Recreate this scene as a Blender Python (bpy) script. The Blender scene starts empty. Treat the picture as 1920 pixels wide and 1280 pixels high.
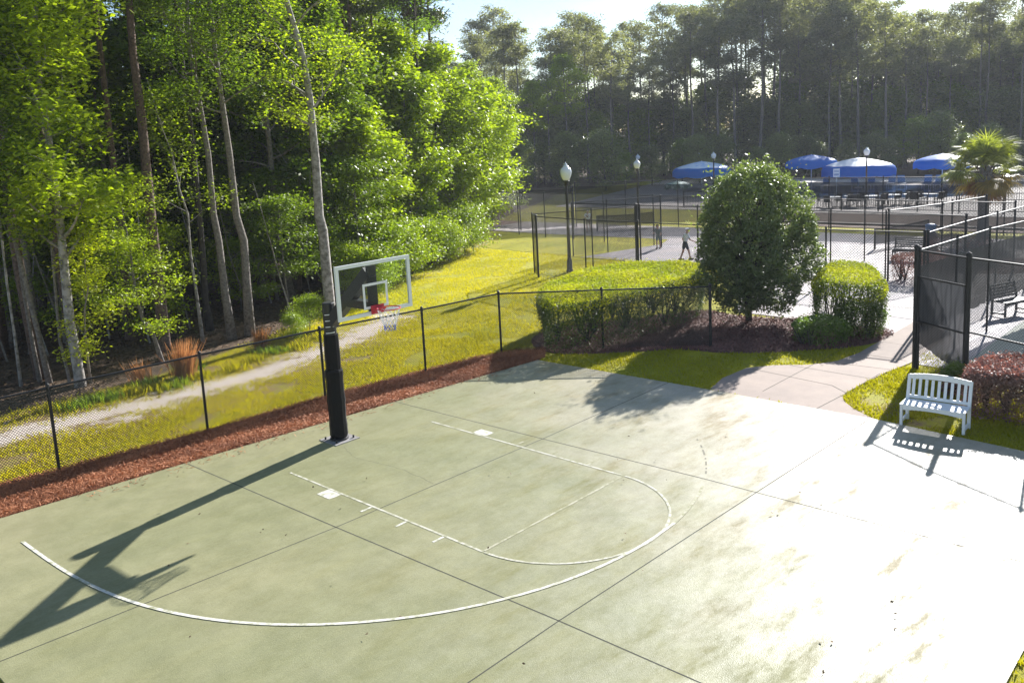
import bpy, math, random
import numpy as np
from mathutils import Vector, Matrix
R = math.radians
C = bpy.context.scene.collection
S = bpy.context.scene

# ------------------------------------------------------------ camera
CP = np.array([10.31985, 14.77276, 6.2394])
AR = np.array([-0.682, 0.729, -0.051]); AF = np.array([-0.716, -0.68, -0.158])
AF = AF/np.linalg.norm(AF); AR = AR-AF*(AR@AF); AR /= np.linalg.norm(AR); AU = np.cross(AR, AF)
FOC, PX, PY = 1614.36, 960.0, 514.2
cam = bpy.data.cameras.new('camera'); co = bpy.data.objects.new('camera', cam); C.objects.link(co)
cam.sensor_width = 36; cam.lens = FOC/1920*36; cam.shift_y = -(640-PY)/1920; cam.clip_end = 3000; cam.clip_start = .1
M3 = Matrix(((AR[0], AU[0], -AF[0]), (AR[1], AU[1], -AF[1]), (AR[2], AU[2], -AF[2])))
co.matrix_world = Matrix.Translation(CP) @ M3.to_4x4()
S.camera = co

# ------------------------------------------------------------ sky, sun, exposure
SUN = np.array([-0.984*math.cos(R(27)), -0.178*math.cos(R(27)), math.sin(R(27))])
w = bpy.data.worlds.new("World"); S.world = w; w.use_nodes = True
wn, wl = w.node_tree.nodes, w.node_tree.links
bg = wn['Background']; sky = wn.new('ShaderNodeTexSky'); sky.sky_type = 'NISHITA'; sky.sun_disc = False
sky.sun_elevation = R(27); sky.sun_rotation = math.atan2(SUN[0], SUN[1]); sky.air_density = 1.0; sky.dust_density = .3; sky.ozone_density = 2.5
tc = wn.new('ShaderNodeTexCoord'); mp = wn.new('ShaderNodeMapping'); mp.inputs['Scale'].default_value = (1.2, 1.2, 5)
nz = wn.new('ShaderNodeTexNoise'); nz.inputs['Scale'].default_value = 2.2; nz.inputs['Detail'].default_value = 7; nz.inputs['Roughness'].default_value = .55
cr = wn.new('ShaderNodeValToRGB'); cr.color_ramp.elements[0].position = .5; cr.color_ramp.elements[1].position = .8
cr.color_ramp.elements[0].color = (0, 0, 0, 1); cr.color_ramp.elements[1].color = (.8, .8, .8, 1)
mx = wn.new('ShaderNodeMixRGB'); mx.inputs[2].default_value = (4.2, 4.7, 5.4, 1)
wl.new(tc.outputs['Generated'], mp.inputs[0]); wl.new(mp.outputs[0], nz.inputs[0]); wl.new(nz.outputs[0], cr.inputs[0])
wl.new(cr.outputs[0], mx.inputs[0]); wl.new(sky.outputs[0], mx.inputs[1]); wl.new(mx.outputs[0], bg.inputs[0])
bg.inputs[1].default_value = 0.07
sl = bpy.data.lights.new('sun', 'SUN'); sl.energy = 5.0; sl.angle = R(.55); sl.color = (1, .975, .945)
so = bpy.data.objects.new('sun', sl); C.objects.link(so); so.rotation_euler = Vector(SUN).to_track_quat('Z', 'Y').to_euler(); so.location = (0, 0, 40)
S.view_settings.view_transform = 'Standard'; S.view_settings.look = 'None'; S.view_settings.exposure = 1.32; S.view_settings.gamma = 1
S.render.engine = 'CYCLES'
S.cycles.max_bounces = 6; S.cycles.diffuse_bounces = 3; S.cycles.transmission_bounces = 4; S.cycles.transparent_max_bounces = 12

# ------------------------------------------------------------ pixel of the photo -> real place
def ray(px, py): return AF*FOC + AR*(px-PX) + AU*(PY-py)
def G(px, py, z=0.0):
    d = ray(px, py); t = (z-CP[2])/d[2]; return CP+t*d
FH = np.array([AF[0], AF[1], 0]); FH /= np.linalg.norm(FH)
def V(B, px, py):
    d = ray(px, py); t = ((np.array(B)-CP)@FH)/(d@FH); return CP+t*d

# ------------------------------------------------------------ materials
def mat(name, col=(.5, .5, .5), rough=.6, metal=0, spec=.5, noise=None, bump=None, alpha=1, emit=None, coat=0):
    m = bpy.data.materials.new(name); m.use_nodes = True; n, l = m.node_tree.nodes, m.node_tree.links
    b = n['Principled BSDF']; b.inputs['Base Color'].default_value = (*col, 1); b.inputs['Roughness'].default_value = rough
    b.inputs['Metallic'].default_value = metal; b.inputs['Specular IOR Level'].default_value = spec; b.inputs['Alpha'].default_value = alpha
    b.inputs['Coat Weight'].default_value = coat
    if noise:
        col2, sc, lo, hi = noise
        t = n.new('ShaderNodeTexCoord'); x = n.new('ShaderNodeTexNoise'); x.inputs['Scale'].default_value = sc; x.inputs['Detail'].default_value = 8; x.inputs['Roughness'].default_value = .62
        r = n.new('ShaderNodeValToRGB'); r.color_ramp.elements[0].position = lo; r.color_ramp.elements[1].position = hi
        r.color_ramp.elements[0].color = (*col, 1); r.color_ramp.elements[1].color = (*col2, 1)
        l.new(t.outputs['Object'], x.inputs[0]); l.new(x.outputs[0], r.inputs[0]); l.new(r.outputs[0], b.inputs['Base Color'])
    if bump:
        sc, st = bump
        t = n.new('ShaderNodeTexCoord'); x = n.new('ShaderNodeTexNoise'); x.inputs['Scale'].default_value = sc; x.inputs['Detail'].default_value = 6
        u = n.new('ShaderNodeBump'); u.inputs['Strength'].default_value = st; u.inputs['Distance'].default_value = .02
        l.new(t.outputs['Object'], x.inputs[0]); l.new(x.outputs[0], u.inputs['Height']); l.new(u.outputs[0], b.inputs['Normal'])
    return m
def leafmat(name, dark, light, trans=.45, rough=.45, spec=.5, tcol=None):
    m = bpy.data.materials.new(name); m.use_nodes = True; n, l = m.node_tree.nodes, m.node_tree.links
    b = n['Principled BSDF']; o = n['Material Output']; b.inputs['Roughness'].default_value = rough; b.inputs['Specular IOR Level'].default_value = spec
    a = n.new('ShaderNodeAttribute'); a.attribute_name = 'r'; oi = n.new('ShaderNodeObjectInfo')
    ad = n.new('ShaderNodeMath'); ad.operation = 'MULTIPLY_ADD'; ad.inputs[1].default_value = .42; l.new(oi.outputs['Random'], ad.inputs[0])
    sc = n.new('ShaderNodeMath'); sc.operation = 'MULTIPLY_ADD'; sc.inputs[1].default_value = .85; sc.inputs[2].default_value = -.05
    l.new(a.outputs['Fac'], sc.inputs[0]); l.new(sc.outputs[0], ad.inputs[2])
    r = n.new('ShaderNodeValToRGB'); r.color_ramp.elements[0].color = (*dark, 1); r.color_ramp.elements[1].color = (*light, 1)
    l.new(ad.outputs[0], r.inputs[0]); l.new(r.outputs[0], b.inputs['Base Color'])
    t = n.new('ShaderNodeBsdfTranslucent'); mm = n.new('ShaderNodeMixRGB'); mm.blend_type = 'MULTIPLY'; mm.inputs[0].default_value = 1
    mm.inputs[2].default_value = (*(tcol or (1.5, 1.7, .5)), 1); l.new(r.outputs[0], mm.inputs[1]); l.new(mm.outputs[0], t.inputs[0])
    x = n.new('ShaderNodeMixShader'); x.inputs[0].default_value = trans; l.new(b.outputs[0], x.inputs[1]); l.new(t.outputs[0], x.inputs[2]); l.new(x.outputs[0], o.inputs[0])
    return m
M = {}
M['black'] = mat('black_vinyl', (.018, .018, .02), .45, bump=(30, .1))
M['blackrail'] = mat('black_painted_pipe', (.018, .018, .02), .55, spec=.35, noise=((.035, .035, .035), 9, .5, .8))
M['wire'] = mat('black_coated_wire', (.03, .03, .032), .4)
M['pad'] = mat('black_padding', (.006, .006, .007), .55, spec=.15, bump=(9, .5))
M['whitepaint'] = mat('white_paint', (.82, .82, .82), .5, noise=((.68, .68, .66), 12, .5, .8))
M['metal'] = mat('silver_metal', (.78, .8, .8), .4, .15)
M['red'] = mat('red_metal', (.55, .03, .05), .4)
M['netm'] = mat('white_cord', (.75, .75, .78), .8)
M['netb'] = mat('blue_cord', (.08, .14, .5), .8)
def screenmat():
    m = bpy.data.materials.new('dark_windscreen'); m.use_nodes = True; n, l = m.node_tree.nodes, m.node_tree.links; o = n['Material Output']
    b = n['Principled BSDF']; b.inputs['Base Color'].default_value = (.022, .023, .025, 1); b.inputs['Roughness'].default_value = .8
    t = n.new('ShaderNodeBsdfTranslucent'); t.inputs[0].default_value = (.055, .057, .062, 1); r = n.new('ShaderNodeBsdfTransparent')
    x = n.new('ShaderNodeMixShader'); x.inputs[0].default_value = .5; l.new(b.outputs[0], x.inputs[1]); l.new(t.outputs[0], x.inputs[2])
    y_ = n.new('ShaderNodeMixShader'); y_.inputs[0].default_value = .1; l.new(x.outputs[0], y_.inputs[1]); l.new(r.outputs[0], y_.inputs[2]); l.new(y_.outputs[0], o.inputs[0]); return m
M['screen'] = screenmat()
M['screen2'] = mat('brown_windscreen', (.032, .028, .025), .9, alpha=.68)
M['bluecanvas'] = leafmat('blue_canvas', (.008, .18, .60), (.02, .30, .75), .5, .5, .4, (1, 1.2, 1.2))
M['tan'] = mat('pale_deck', (.55, .48, .44), .7, noise=((.45, .39, .36), 1.2, .4, .7))
M['bark'] = mat('grey_bark', (.22, .19, .17), .9, noise=((.09, .075, .065), 14, .4, .65), bump=(22, .8))
M['barkpale'] = mat('pale_bark', (.34, .31, .29), .9, noise=((.13, .115, .10), 6, .42, .62), bump=(16, .8))
M['barkpine'] = mat('pine_bark', (.17, .11, .085), .95, noise=((.06, .042, .035), 12, .4, .65), bump=(18, 1))
M['barkdark'] = mat('dark_bark', (.06, .05, .045), .95, noise=((.03, .025, .022), 6, .4, .65))
M['twig'] = mat('twig', (.2, .17, .14), .9)
M['leafA'] = leafmat('bright_leaf', (.11, .17, .012), (.38, .43, .025), .5)
M['leafB'] = leafmat('mid_leaf', (.055, .10, .014), (.22, .28, .025), .45)
M['leafC'] = leafmat('dark_leaf', (.055, .095, .025), (.18, .26, .045), .45)
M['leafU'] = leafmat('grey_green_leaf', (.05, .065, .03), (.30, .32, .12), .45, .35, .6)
M['leafY'] = leafmat('yellow_green_leaf', (.16, .22, .012), (.50, .50, .03), .5)
M['holly'] = leafmat('glossy_leaf', (.035, .055, .026), (.22, .26, .11), .32, .45, .45)
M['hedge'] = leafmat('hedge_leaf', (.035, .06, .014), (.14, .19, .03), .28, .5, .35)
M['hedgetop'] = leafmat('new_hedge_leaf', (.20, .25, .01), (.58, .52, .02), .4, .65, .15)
M['redleaf'] = leafmat('burgundy_leaf', (.08, .055, .035), (.44, .29, .23), .3, .55, .3, (1.4, .7, .6))
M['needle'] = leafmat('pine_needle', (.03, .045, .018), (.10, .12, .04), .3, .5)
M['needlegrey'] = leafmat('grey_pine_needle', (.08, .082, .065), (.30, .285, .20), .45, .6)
M['palm'] = leafmat('palm_frond', (.08, .10, .03), (.34, .34, .09), .4, .55, .25)
M['palmdead'] = mat('dead_frond', (.22, .10, .04), .8)
M['straw'] = leafmat('pine_straw', (.17, .05, .02), (.56, .24, .11), .15, .7, .3, (1, .8, .6))
M['chip'] = leafmat('bark_chip', (.07, .025, .02), (.30, .14, .11), .05, .7, .3, (1, .8, .7))
M['grass'] = leafmat('grass_blade', (.21, .22, .012), (.56, .49, .025), .45, .6, .2, (1.4, 1.4, .4))
M['drygrass'] = leafmat('dry_bunch_grass', (.26, .12, .05), (.56, .33, .17), .35, .6, .2, (1.2, .9, .6))
M['litter'] = leafmat('leaf_litter', (.05, .035, .02), (.22, .14, .08), .1, .8, .2, (1, .8, .6))
M['fground'] = mat('dark_soil', (.05, .035, .025), .9)
M['skin'] = mat('skin', (.45, .27, .2), .6)
M['cloth_white'] = mat('white_shirt', (.75, .8, .88), .8)
M['cloth_grey'] = mat('grey_shirt', (.16, .2, .2), .8)
M['cloth_navy'] = mat('navy_shorts', (.03, .04, .07), .8)
M['hair'] = mat('hair', (.08, .05, .035), .8)
M['lampglass'] = mat('frosted_globe', (.75, .78, .82), .25, spec=.6)
M['water'] = mat('pool_water', (.03, .16, .42), .12, spec=.6)
M['dkbench'] = mat('dark_bench', (.05, .05, .055), .5)
M['orange'] = mat('orange_plastic', (.5, .2, .15), .5)

def glassmat():
    m = bpy.data.materials.new('backboard_glass'); m.use_nodes = True; n, l = m.node_tree.nodes, m.node_tree.links
    o = n['Material Output']; t = n.new('ShaderNodeBsdfTransparent'); t.inputs[0].default_value = (.94, .97, .95, 1)
    g = n.new('ShaderNodeBsdfGlossy'); g.inputs['Roughness'].default_value = .05; f = n.new('ShaderNodeFresnel'); f.inputs[0].default_value = 1.22
    x = n.new('ShaderNodeMixShader'); l.new(f.outputs[0], x.inputs[0]); l.new(t.outputs[0], x.inputs[1]); l.new(g.outputs[0], x.inputs[2]); l.new(x.outputs[0], o.inputs[0])
    return m
M['glass'] = glassmat()

def courtmat():
    m = bpy.data.materials.new('painted_concrete'); m.use_nodes = True; n, l = m.node_tree.nodes, m.node_tree.links
    b = n['Principled BSDF']; t = n.new('ShaderNodeTexCoord')
    def noise(sc, det=8, ro=.6, mapsc=None):
        x = n.new('ShaderNodeTexNoise'); x.inputs['Scale'].default_value = sc; x.inputs['Detail'].default_value = det; x.inputs['Roughness'].default_value = ro
        if mapsc:
            q = n.new('ShaderNodeMapping'); q.inputs['Scale'].default_value = mapsc; q.inputs['Rotation'].default_value = (0, 0, R(38)); l.new(t.outputs['Object'], q.inputs[0]); l.new(q.outputs[0], x.inputs[0])
        else: l.new(t.outputs['Object'], x.inputs[0])
        return x
    def ramp(src, a, c0, p, c1):
        r = n.new('ShaderNodeValToRGB'); r.color_ramp.elements[0].position = a; r.color_ramp.elements[1].position = p
        r.color_ramp.elements[0].color = (*c0, 1); r.color_ramp.elements[1].color = (*c1, 1); l.new(src, r.inputs[0]); return r
    base = ramp(noise(.22, 5).outputs[0], .35, COURT_A, .68, COURT_B)
    # paler tan colour towards the far and right side of the slab, broken by noise
    sep = n.new('ShaderNodeSeparateXYZ'); l.new(t.outputs['Object'], sep.inputs[0])
    ma = n.new('ShaderNodeMath'); ma.operation = 'MULTIPLY_ADD'; ma.inputs[1].default_value = -.10; ma.inputs[2].default_value = -.1; l.new(sep.outputs[0], ma.inputs[0])
    mb = n.new('ShaderNodeMath'); mb.operation = 'MULTIPLY_ADD'; mb.inputs[1].default_value = .055; l.new(sep.outputs[1], mb.inputs[0]); l.new(ma.outputs[0], mb.inputs[2])
    mc = n.new('ShaderNodeMath'); mc.operation = 'ADD'; l.new(mb.outputs[0], mc.inputs[0]); nn = noise(.6, 9, .65); 
    md = n.new('ShaderNodeMath'); md.operation = 'MULTIPLY_ADD'; md.inputs[1].default_value = .9; md.inputs[2].default_value = -.45; l.new(nn.outputs[0], md.inputs[0]); l.new(md.outputs[0], mc.inputs[1])
    wr = ramp(mc.outputs[0], .25, (0, 0, 0), .85, (1, 1, 1))
    m1 = n.new('ShaderNodeMixRGB'); l.new(wr.outputs[0], m1.inputs[0]); l.new(base.outputs[0], m1.inputs[1]); m1.inputs[2].default_value = (*COURT_W, 1)
    # rusty brown smears
    st = ramp(noise(.55, 10, .72, (1, 3.2, 1)).outputs[0], .52, (0, 0, 0), .70, (.8, .8, .8)); stm = n.new('ShaderNodeMath'); stm.operation = 'MULTIPLY'; l.new(st.outputs[0], stm.inputs[0]); l.new(ramp(mc.outputs[0], .05, (.18,)*3, .75, (1,)*3).outputs[0], stm.inputs[1])
    m2 = n.new('ShaderNodeMixRGB'); m2.blend_type = 'MULTIPLY'; l.new(stm.outputs[0], m2.inputs[0]); l.new(m1.outputs[0], m2.inputs[1]); m2.inputs[2].default_value = (.84, .76, .64, 1)
    fi = ramp(noise(28, 6, .7).outputs[0], .3, (.86, .86, .86), .7, (1.05, 1.05, 1.05))
    m3 = n.new('ShaderNodeMixRGB'); m3.blend_type = 'MULTIPLY'; m3.inputs[0].default_value = 1; l.new(m2.outputs[0], m3.inputs[1]); l.new(fi.outputs[0], m3.inputs[2])
    # large faded patches and small dark scuffs
    pa = ramp(noise(1.3, 10, .75).outputs[0], .40, (.84, .85, .82), .62, (1.06, 1.06, 1.07)); m4 = n.new('ShaderNodeMixRGB'); m4.blend_type = 'MULTIPLY'; m4.inputs[0].default_value = 1; l.new(m3.outputs[0], m4.inputs[1]); l.new(pa.outputs[0], m4.inputs[2])
    sf = ramp(noise(5.5, 8, .8, (1, 4, 1)).outputs[0], .64, (1, 1, 1), .74, (.62, .58, .48)); m5 = n.new('ShaderNodeMixRGB'); m5.blend_type = 'MULTIPLY'; m5.inputs[0].default_value = .8; l.new(m4.outputs[0], m5.inputs[1]); l.new(sf.outputs[0], m5.inputs[2]); m3 = m5
    l.new(m3.outputs[0], b.inputs['Base Color'])
    sp = ramp(noise(.55, 10, .72, (1, 3.2, 1)).outputs[0], .42, (COURT_S,)*3, .62, (.06,)*3); sp2 = n.new('ShaderNodeMath'); sp2.operation = 'MULTIPLY'; l.new(sp.outputs[0], sp2.inputs[0]); l.new(ramp(noise(7, 12, .85).outputs[0], .36, (.3,)*3, .62, (1,)*3).outputs[0], sp2.inputs[1]); l.new(sp2.outputs[0], b.inputs['Specular IOR Level'])
    rr = n.new('ShaderNodeMath'); rr.operation = 'MULTIPLY_ADD'; rr.inputs[1].default_value = .16; rr.inputs[2].default_value = COURT_R; l.new(st.outputs[0], rr.inputs[0]); l.new(rr.outputs[0], b.inputs['Roughness'])
    u = n.new('ShaderNodeBump'); u.inputs['Strength'].default_value = .4; u.inputs['Distance'].default_value = .012; l.new(noise(60, 5).outputs[0], u.inputs['Height']); l.new(u.outputs[0], b.inputs['Normal'])
    return m
COURT_A, COURT_B, COURT_W, COURT_R, COURT_S = (.25, .25, .132), (.315, .297, .168), (.43, .38, .28), .46, .75
M['court'] = courtmat()
M['court2'] = mat('green_court', (.30, .32, .26), .8, spec=.2, noise=((.36, .37, .31), .8, .4, .7))
M['pave'] = mat('court_pavement', (.40, .34, .33), .7, spec=.3, noise=((.28, .26, .28), .5, .4, .7))
M['path'] = mat('pink_concrete', (.36, .285, .235), .8, spec=.2, noise=((.28, .225, .19), 1.1, .35, .7), bump=(70, .15))
M['line'] = mat('white_line_paint', (.60, .58, .50), .75, spec=.25, noise=((.30, .30, .18), 9, .46, .66))
M['lineworn'] = mat('worn_line_paint', (.42, .40, .29), .75, spec=.25, noise=((.27, .265, .15), 8, .40, .58))
M['linemid'] = mat('faded_line_paint', (.52, .50, .41), .75, spec=.25, noise=((.29, .285, .17), 8, .44, .62))
M['joint'] = mat('joint_shadow_gap', (.05, .05, .035), .9)  # plain dark colour of the slab joints, path joints and crack

def groundmat():
    m = bpy.data.materials.new('lawn_and_soil'); m.use_nodes = True; n, l = m.node_tree.nodes, m.node_tree.links
    b = n['Principled BSDF']; b.inputs['Roughness'].default_value = .85; b.inputs['Specular IOR Level'].default_value = .2
    t = n.new('ShaderNodeTexCoord')
    def noise(sc, det=8, ro=.6):
        x = n.new('ShaderNodeTexNoise'); x.inputs['Scale'].default_value = sc; x.inputs['Detail'].default_value = det; x.inputs['Roughness'].default_value = ro; l.new(t.outputs['Object'], x.inputs[0]); return x.outputs[0]
    def ramp(src, a, c0, p, c1):
        r = n.new('ShaderNodeValToRGB'); r.color_ramp.elements[0].position = a; r.color_ramp.elements[1].position = p
        r.color_ramp.elements[0].color = (*c0, 1); r.color_ramp.elements[1].color = (*c1, 1); l.new(src, r.inputs[0]); return r.outputs[0]
    def mix(f, a, c, bl='MIX'):
        x = n.new('ShaderNodeMixRGB'); x.blend_type = bl
        for i, v in ((0, f), (1, a), (2, c)):
            if hasattr(v, 'links'): l.new(v, x.inputs[i])
            elif isinstance(v, tuple): x.inputs[i].default_value = (*v, 1)
            else: x.inputs[i].default_value = v
        return x.outputs[0]
    def att(nm): a = n.new('ShaderNodeAttribute'); a.attribute_name = nm; return a.outputs['Fac']
    def add(a, c, k):
        x = n.new('ShaderNodeMath'); x.operation = 'MULTIPLY_ADD'; l.new(c, x.inputs[0]); x.inputs[1].default_value = k; l.new(a, x.inputs[2]); return x.outputs[0]
    g = ramp(noise(.35), .35, (.29, .30, .012), .65, (.48, .42, .015))
    g = mix(ramp(noise(3.5, 9, .7), .5, (0, 0, 0), .72, (.8, .8, .8)), g, (.21, .17, .05))
    g = mix(1.0, g, ramp(noise(45, 5), .3, (.62, .62, .62), .7, (1.25, 1.25, 1.25)), 'MULTIPLY')
    def half(a): x = n.new('ShaderNodeMath'); x.operation = 'MULTIPLY'; l.new(a, x.inputs[0]); x.inputs[1].default_value = .5; return x.outputs[0]
    d = half(add(add(att('dry'), noise(1.6, 9, .7), 1.3), noise(12, 4, .6), .35))
    g = mix(ramp(d, .50, (0, 0, 0), .62, (1, 1, 1)), g, ramp(noise(20), .35, (.20, .13, .06), .65, (.34, .25, .11)))
    s = half(add(att('sand'), noise(1.5, 10, .75), 1.45))
    g = mix(ramp(s, .56, (0, 0, 0), .64, (1, 1, 1)), g, ramp(noise(9), .3, (.52, .43, .36), .7, (.75, .66, .58)))
    f = half(add(att('wood'), noise(.9, 8), .8))
    g = mix(ramp(f, .40, (0, 0, 0), .5, (1, 1, 1)), g, ramp(noise(6, 9, .7), .4, (.06, .042, .028), .7, (.26, .17, .11)))
    l.new(g, b.inputs['Base Color'])
    u = n.new('ShaderNodeBump'); u.inputs['Strength'].default_value = .9; u.inputs['Distance'].default_value = .05; l.new(noise(22, 6, .7), u.inputs['Height']); l.new(u.outputs[0], b.inputs['Normal'])
    return m
M['ground'] = groundmat()

# ------------------------------------------------------------ mesh helpers
def tag(o, label=None, cat=None, group=None, kind=None):
    if label: o['label'] = label
    if cat: o['category'] = cat
    if group: o['group'] = group
    if kind: o['kind'] = kind
    return o
def thing(name, label, cat, loc=(0, 0, 0), group=None):
    o = bpy.data.objects.new(name, None); C.objects.link(o); o.location = loc; o.empty_display_size = .3
    return tag(o, label, cat, group)
def raw(name, verts, faces, m, parent=None, smooth=False, attr=None):
    me = bpy.data.meshes.new(name)
    verts = np.asarray(verts, dtype=np.float32)
    if isinstance(faces, np.ndarray):
        nf, k = faces.shape
        me.vertices.add(len(verts)); me.vertices.foreach_set('co', verts.ravel())
        me.loops.add(nf*k); me.loops.foreach_set('vertex_index', faces.ravel().astype(np.int32))
        me.polygons.add(nf); me.polygons.foreach_set('loop_start', np.arange(0, nf*k, k, dtype=np.int32)); me.update(calc_edges=True)
    else: me.from_pydata(verts.tolist(), [], faces); me.update()
    if attr is not None:
        for nm, a in attr.items():
            at = me.attributes.new(nm, 'FLOAT', 'POINT'); at.data.foreach_set('value', np.asarray(a, dtype=np.float32))
    if smooth: me.polygons.foreach_set('use_smooth', [True]*len(me.polygons))
    me.materials.append(m if not isinstance(m, str) else M[m])
    o = bpy.data.objects.new(name, me); C.objects.link(o)
    if parent: o.parent = parent
    return o
class MB:
    def __init__(s, off=(0, 0, 0)): s.v = []; s.f = []; s.o = np.array(off, float); s.n = 0
    def add(s, v, f):
        s.v.append(np.asarray(v, float)-s.o); s.f += [tuple(i+s.n for i in q) for q in f]; s.n += len(v); return s
    def box(s, c, d, rz=0, rot=None):
        c = np.array(c, float); x, y, z = [q/2 for q in d]
        p = np.array([[-x, -y, -z], [x, -y, -z], [x, y, -z], [-x, y, -z], [-x, -y, z], [x, -y, z], [x, y, z], [-x, y, z]])
        if rot is not None: p = p @ np.array(rot).T
        if rz: k, q = math.cos(rz), math.sin(rz); p = np.stack([p[:, 0]*k-p[:, 1]*q, p[:, 0]*q+p[:, 1]*k, p[:, 2]], 1)
        return s.add(p+c, [(0, 3, 2, 1), (4, 5, 6, 7), (0, 1, 5, 4), (1, 2, 6, 5), (2, 3, 7, 6), (3, 0, 4, 7)])
    def tube(s, pts, rad, n=8, cap=True):
        pts = [np.array(p, float) for p in pts]
        if not hasattr(rad, '__len__'): rad = [rad]*len(pts)
        vs = []; a = None
        for i, p in enumerate(pts):
            d = pts[min(i+1, len(pts)-1)]-pts[max(i-1, 0)]; d = d/(np.linalg.norm(d)+1e-9)
            if a is None: a = np.cross(d, [0, 0, 1.]) if abs(d[2]) < .95 else np.cross(d, [0, 1., 0])
            a = a-d*(a@d); a = a/(np.linalg.norm(a)+1e-9); b = np.cross(d, a)
            for k in range(n): t = 2*math.pi*k/n; vs.append(p+rad[i]*(a*math.cos(t)+b*math.sin(t)))
        fs = []
        for i in range(len(pts)-1):
            for k in range(n): fs.append((i*n+k, i*n+(k+1) % n, (i+1)*n+(k+1) % n, (i+1)*n+k))
        if cap: fs += [tuple(range(n))[::-1], tuple((len(pts)-1)*n+k for k in range(n))]
        return s.add(vs, fs)
    def lathe(s, c, prof, n=16):
        vs = []; fs = []; c = np.array(c, float)
        for r, z in prof:
            for k in range(n): t = 2*math.pi*k/n; vs.append(c+[r*math.cos(t), r*math.sin(t), z])
        for i in range(len(prof)-1):
            for k in range(n): fs.append((i*n+k, i*n+(k+1) % n, (i+1)*n+(k+1) % n, (i+1)*n+k))
        fs += [tuple(range(n))[::-1], tuple((len(prof)-1)*n+k for k in range(n))]
        return s.add(vs, fs)
    def prism(s, poly, z0, z1):
        n = len(poly); v = [(x, y, z0) for x, y in poly]+[(x, y, z1) for x, y in poly]
        ar = sum(poly[i][0]*poly[(i+1) % n][1]-poly[(i+1) % n][0]*poly[i][1] for i in range(n))
        f = [tuple(range(n))[::-1], tuple(range(n, 2*n))]+[(i, (i+1) % n, n+(i+1) % n, n+i) for i in range(n)]
        if ar < 0: f = [q[::-1] for q in f]
        return s.add(v, f)
    def strip(s, pts, wid, z, taper=None):
        """flat ribbon along a 2-D polyline"""
        pts = [np.array(p[:2], float) for p in pts]; vs = []
        for i, p in enumerate(pts):
            d = pts[min(i+1, len(pts)-1)]-pts[max(i-1, 0)]; d /= np.linalg.norm(d); nrm = np.array([-d[1], d[0]])
            ww = wid*(taper[i] if taper else 1)
            vs += [(*(p+nrm*ww/2), z), (*(p-nrm*ww/2), z)]
        return s.add(vs, [(2*i, 2*i+1, 2*i+3, 2*i+2) for i in range(len(pts)-1)])
    def build(s, name, m, parent=None, smooth=False):
        return raw(name, np.concatenate(s.v), s.f, m, parent, smooth)
def copy_tree(o, loc=None, rz=None, sc=None, label=None, group=None):
    c = o.copy(); C.objects.link(c)
    if loc is not None: c.location = loc
    if rz is not None: c.rotation_euler = (0, 0, rz)
    if sc is not None: c.scale = sc if hasattr(sc, '__len__') else (sc, sc, sc)
    if label: c['label'] = label
    if group: c['group'] = group
    for ch in list(o.children):
        k = ch.copy(); C.objects.link(k); k.parent = c
        for g in list(ch.children): q = g.copy(); C.objects.link(q); q.parent = k
    return c
def inpoly(px, py, poly):
    poly = np.asarray(poly)[:, :2]; ins = np.zeros(len(px), bool); j = len(poly)-1
    for i in range(len(poly)):
        xi, yi = poly[i]; xj, yj = poly[j]
        c = ((yi > py) != (yj > py)) & (px < (xj-xi)*(py-yi)/(yj-yi+1e-12)+xi); ins ^= c; j = i
    return ins
def scatter(poly, n, rng):
    poly = np.asarray(poly)[:, :2]; lo, hi = poly.min(0), poly.max(0); out = []
    while sum(len(a) for a in out) < n:
        q = rng.uniform(lo, hi, (n*2, 2)); out.append(q[inpoly(q[:, 0], q[:, 1], poly)])
    return np.concatenate(out)[:n]
def smooth_poly(pts, it=2):
    p = np.array([q[:2] for q in pts], float)
    for _ in range(it):
        n = np.roll(p, -1, 0); p = np.stack([.75*p+.25*n, .25*p+.75*n], 1).reshape(-1, 2)
    return p

def leaves(name, cen, size, m, parent=None, asp=.55, up=.6, rng=None, r=None, droop=0, dirs=None):
    """many small folded leaf faces; cen Nx3"""
    rng = rng or np.random.default_rng(1); N = len(cen)
    nrm = rng.normal(size=(N, 3)); nrm /= np.linalg.norm(nrm, axis=1)[:, None]; nrm[:, 2] = np.abs(nrm[:, 2]); nrm += [0, 0, up]; nrm /= np.linalg.norm(nrm, axis=1)[:, None]
    d = rng.normal(size=(N, 3)) if dirs is None else dirs+rng.normal(size=(N, 3))*.35
    if dirs is None: d[:, 2] -= droop
    if dirs is None: d -= nrm*np.sum(d*nrm, 1)[:, None]
    d /= np.linalg.norm(d, axis=1)[:, None]
    b = np.cross(nrm, d); b /= np.linalg.norm(b, axis=1)[:, None]+1e-9
    s = size*rng.uniform(.6, 1.3, N)[:, None]; w_ = s*asp
    v = np.stack([cen-d*s*.5, cen+b*w_*.5+nrm*s*.06, cen+d*s*.5, cen-b*w_*.5+nrm*s*.06], 1).reshape(-1, 3)
    f = np.arange(N*4).reshape(-1, 4)
    rr = rng.uniform(0, 1, N) if r is None else np.clip(r, 0, 1)
    return raw(name, v, f, m, parent, attr={'r': np.repeat(rr, 4)})

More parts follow.
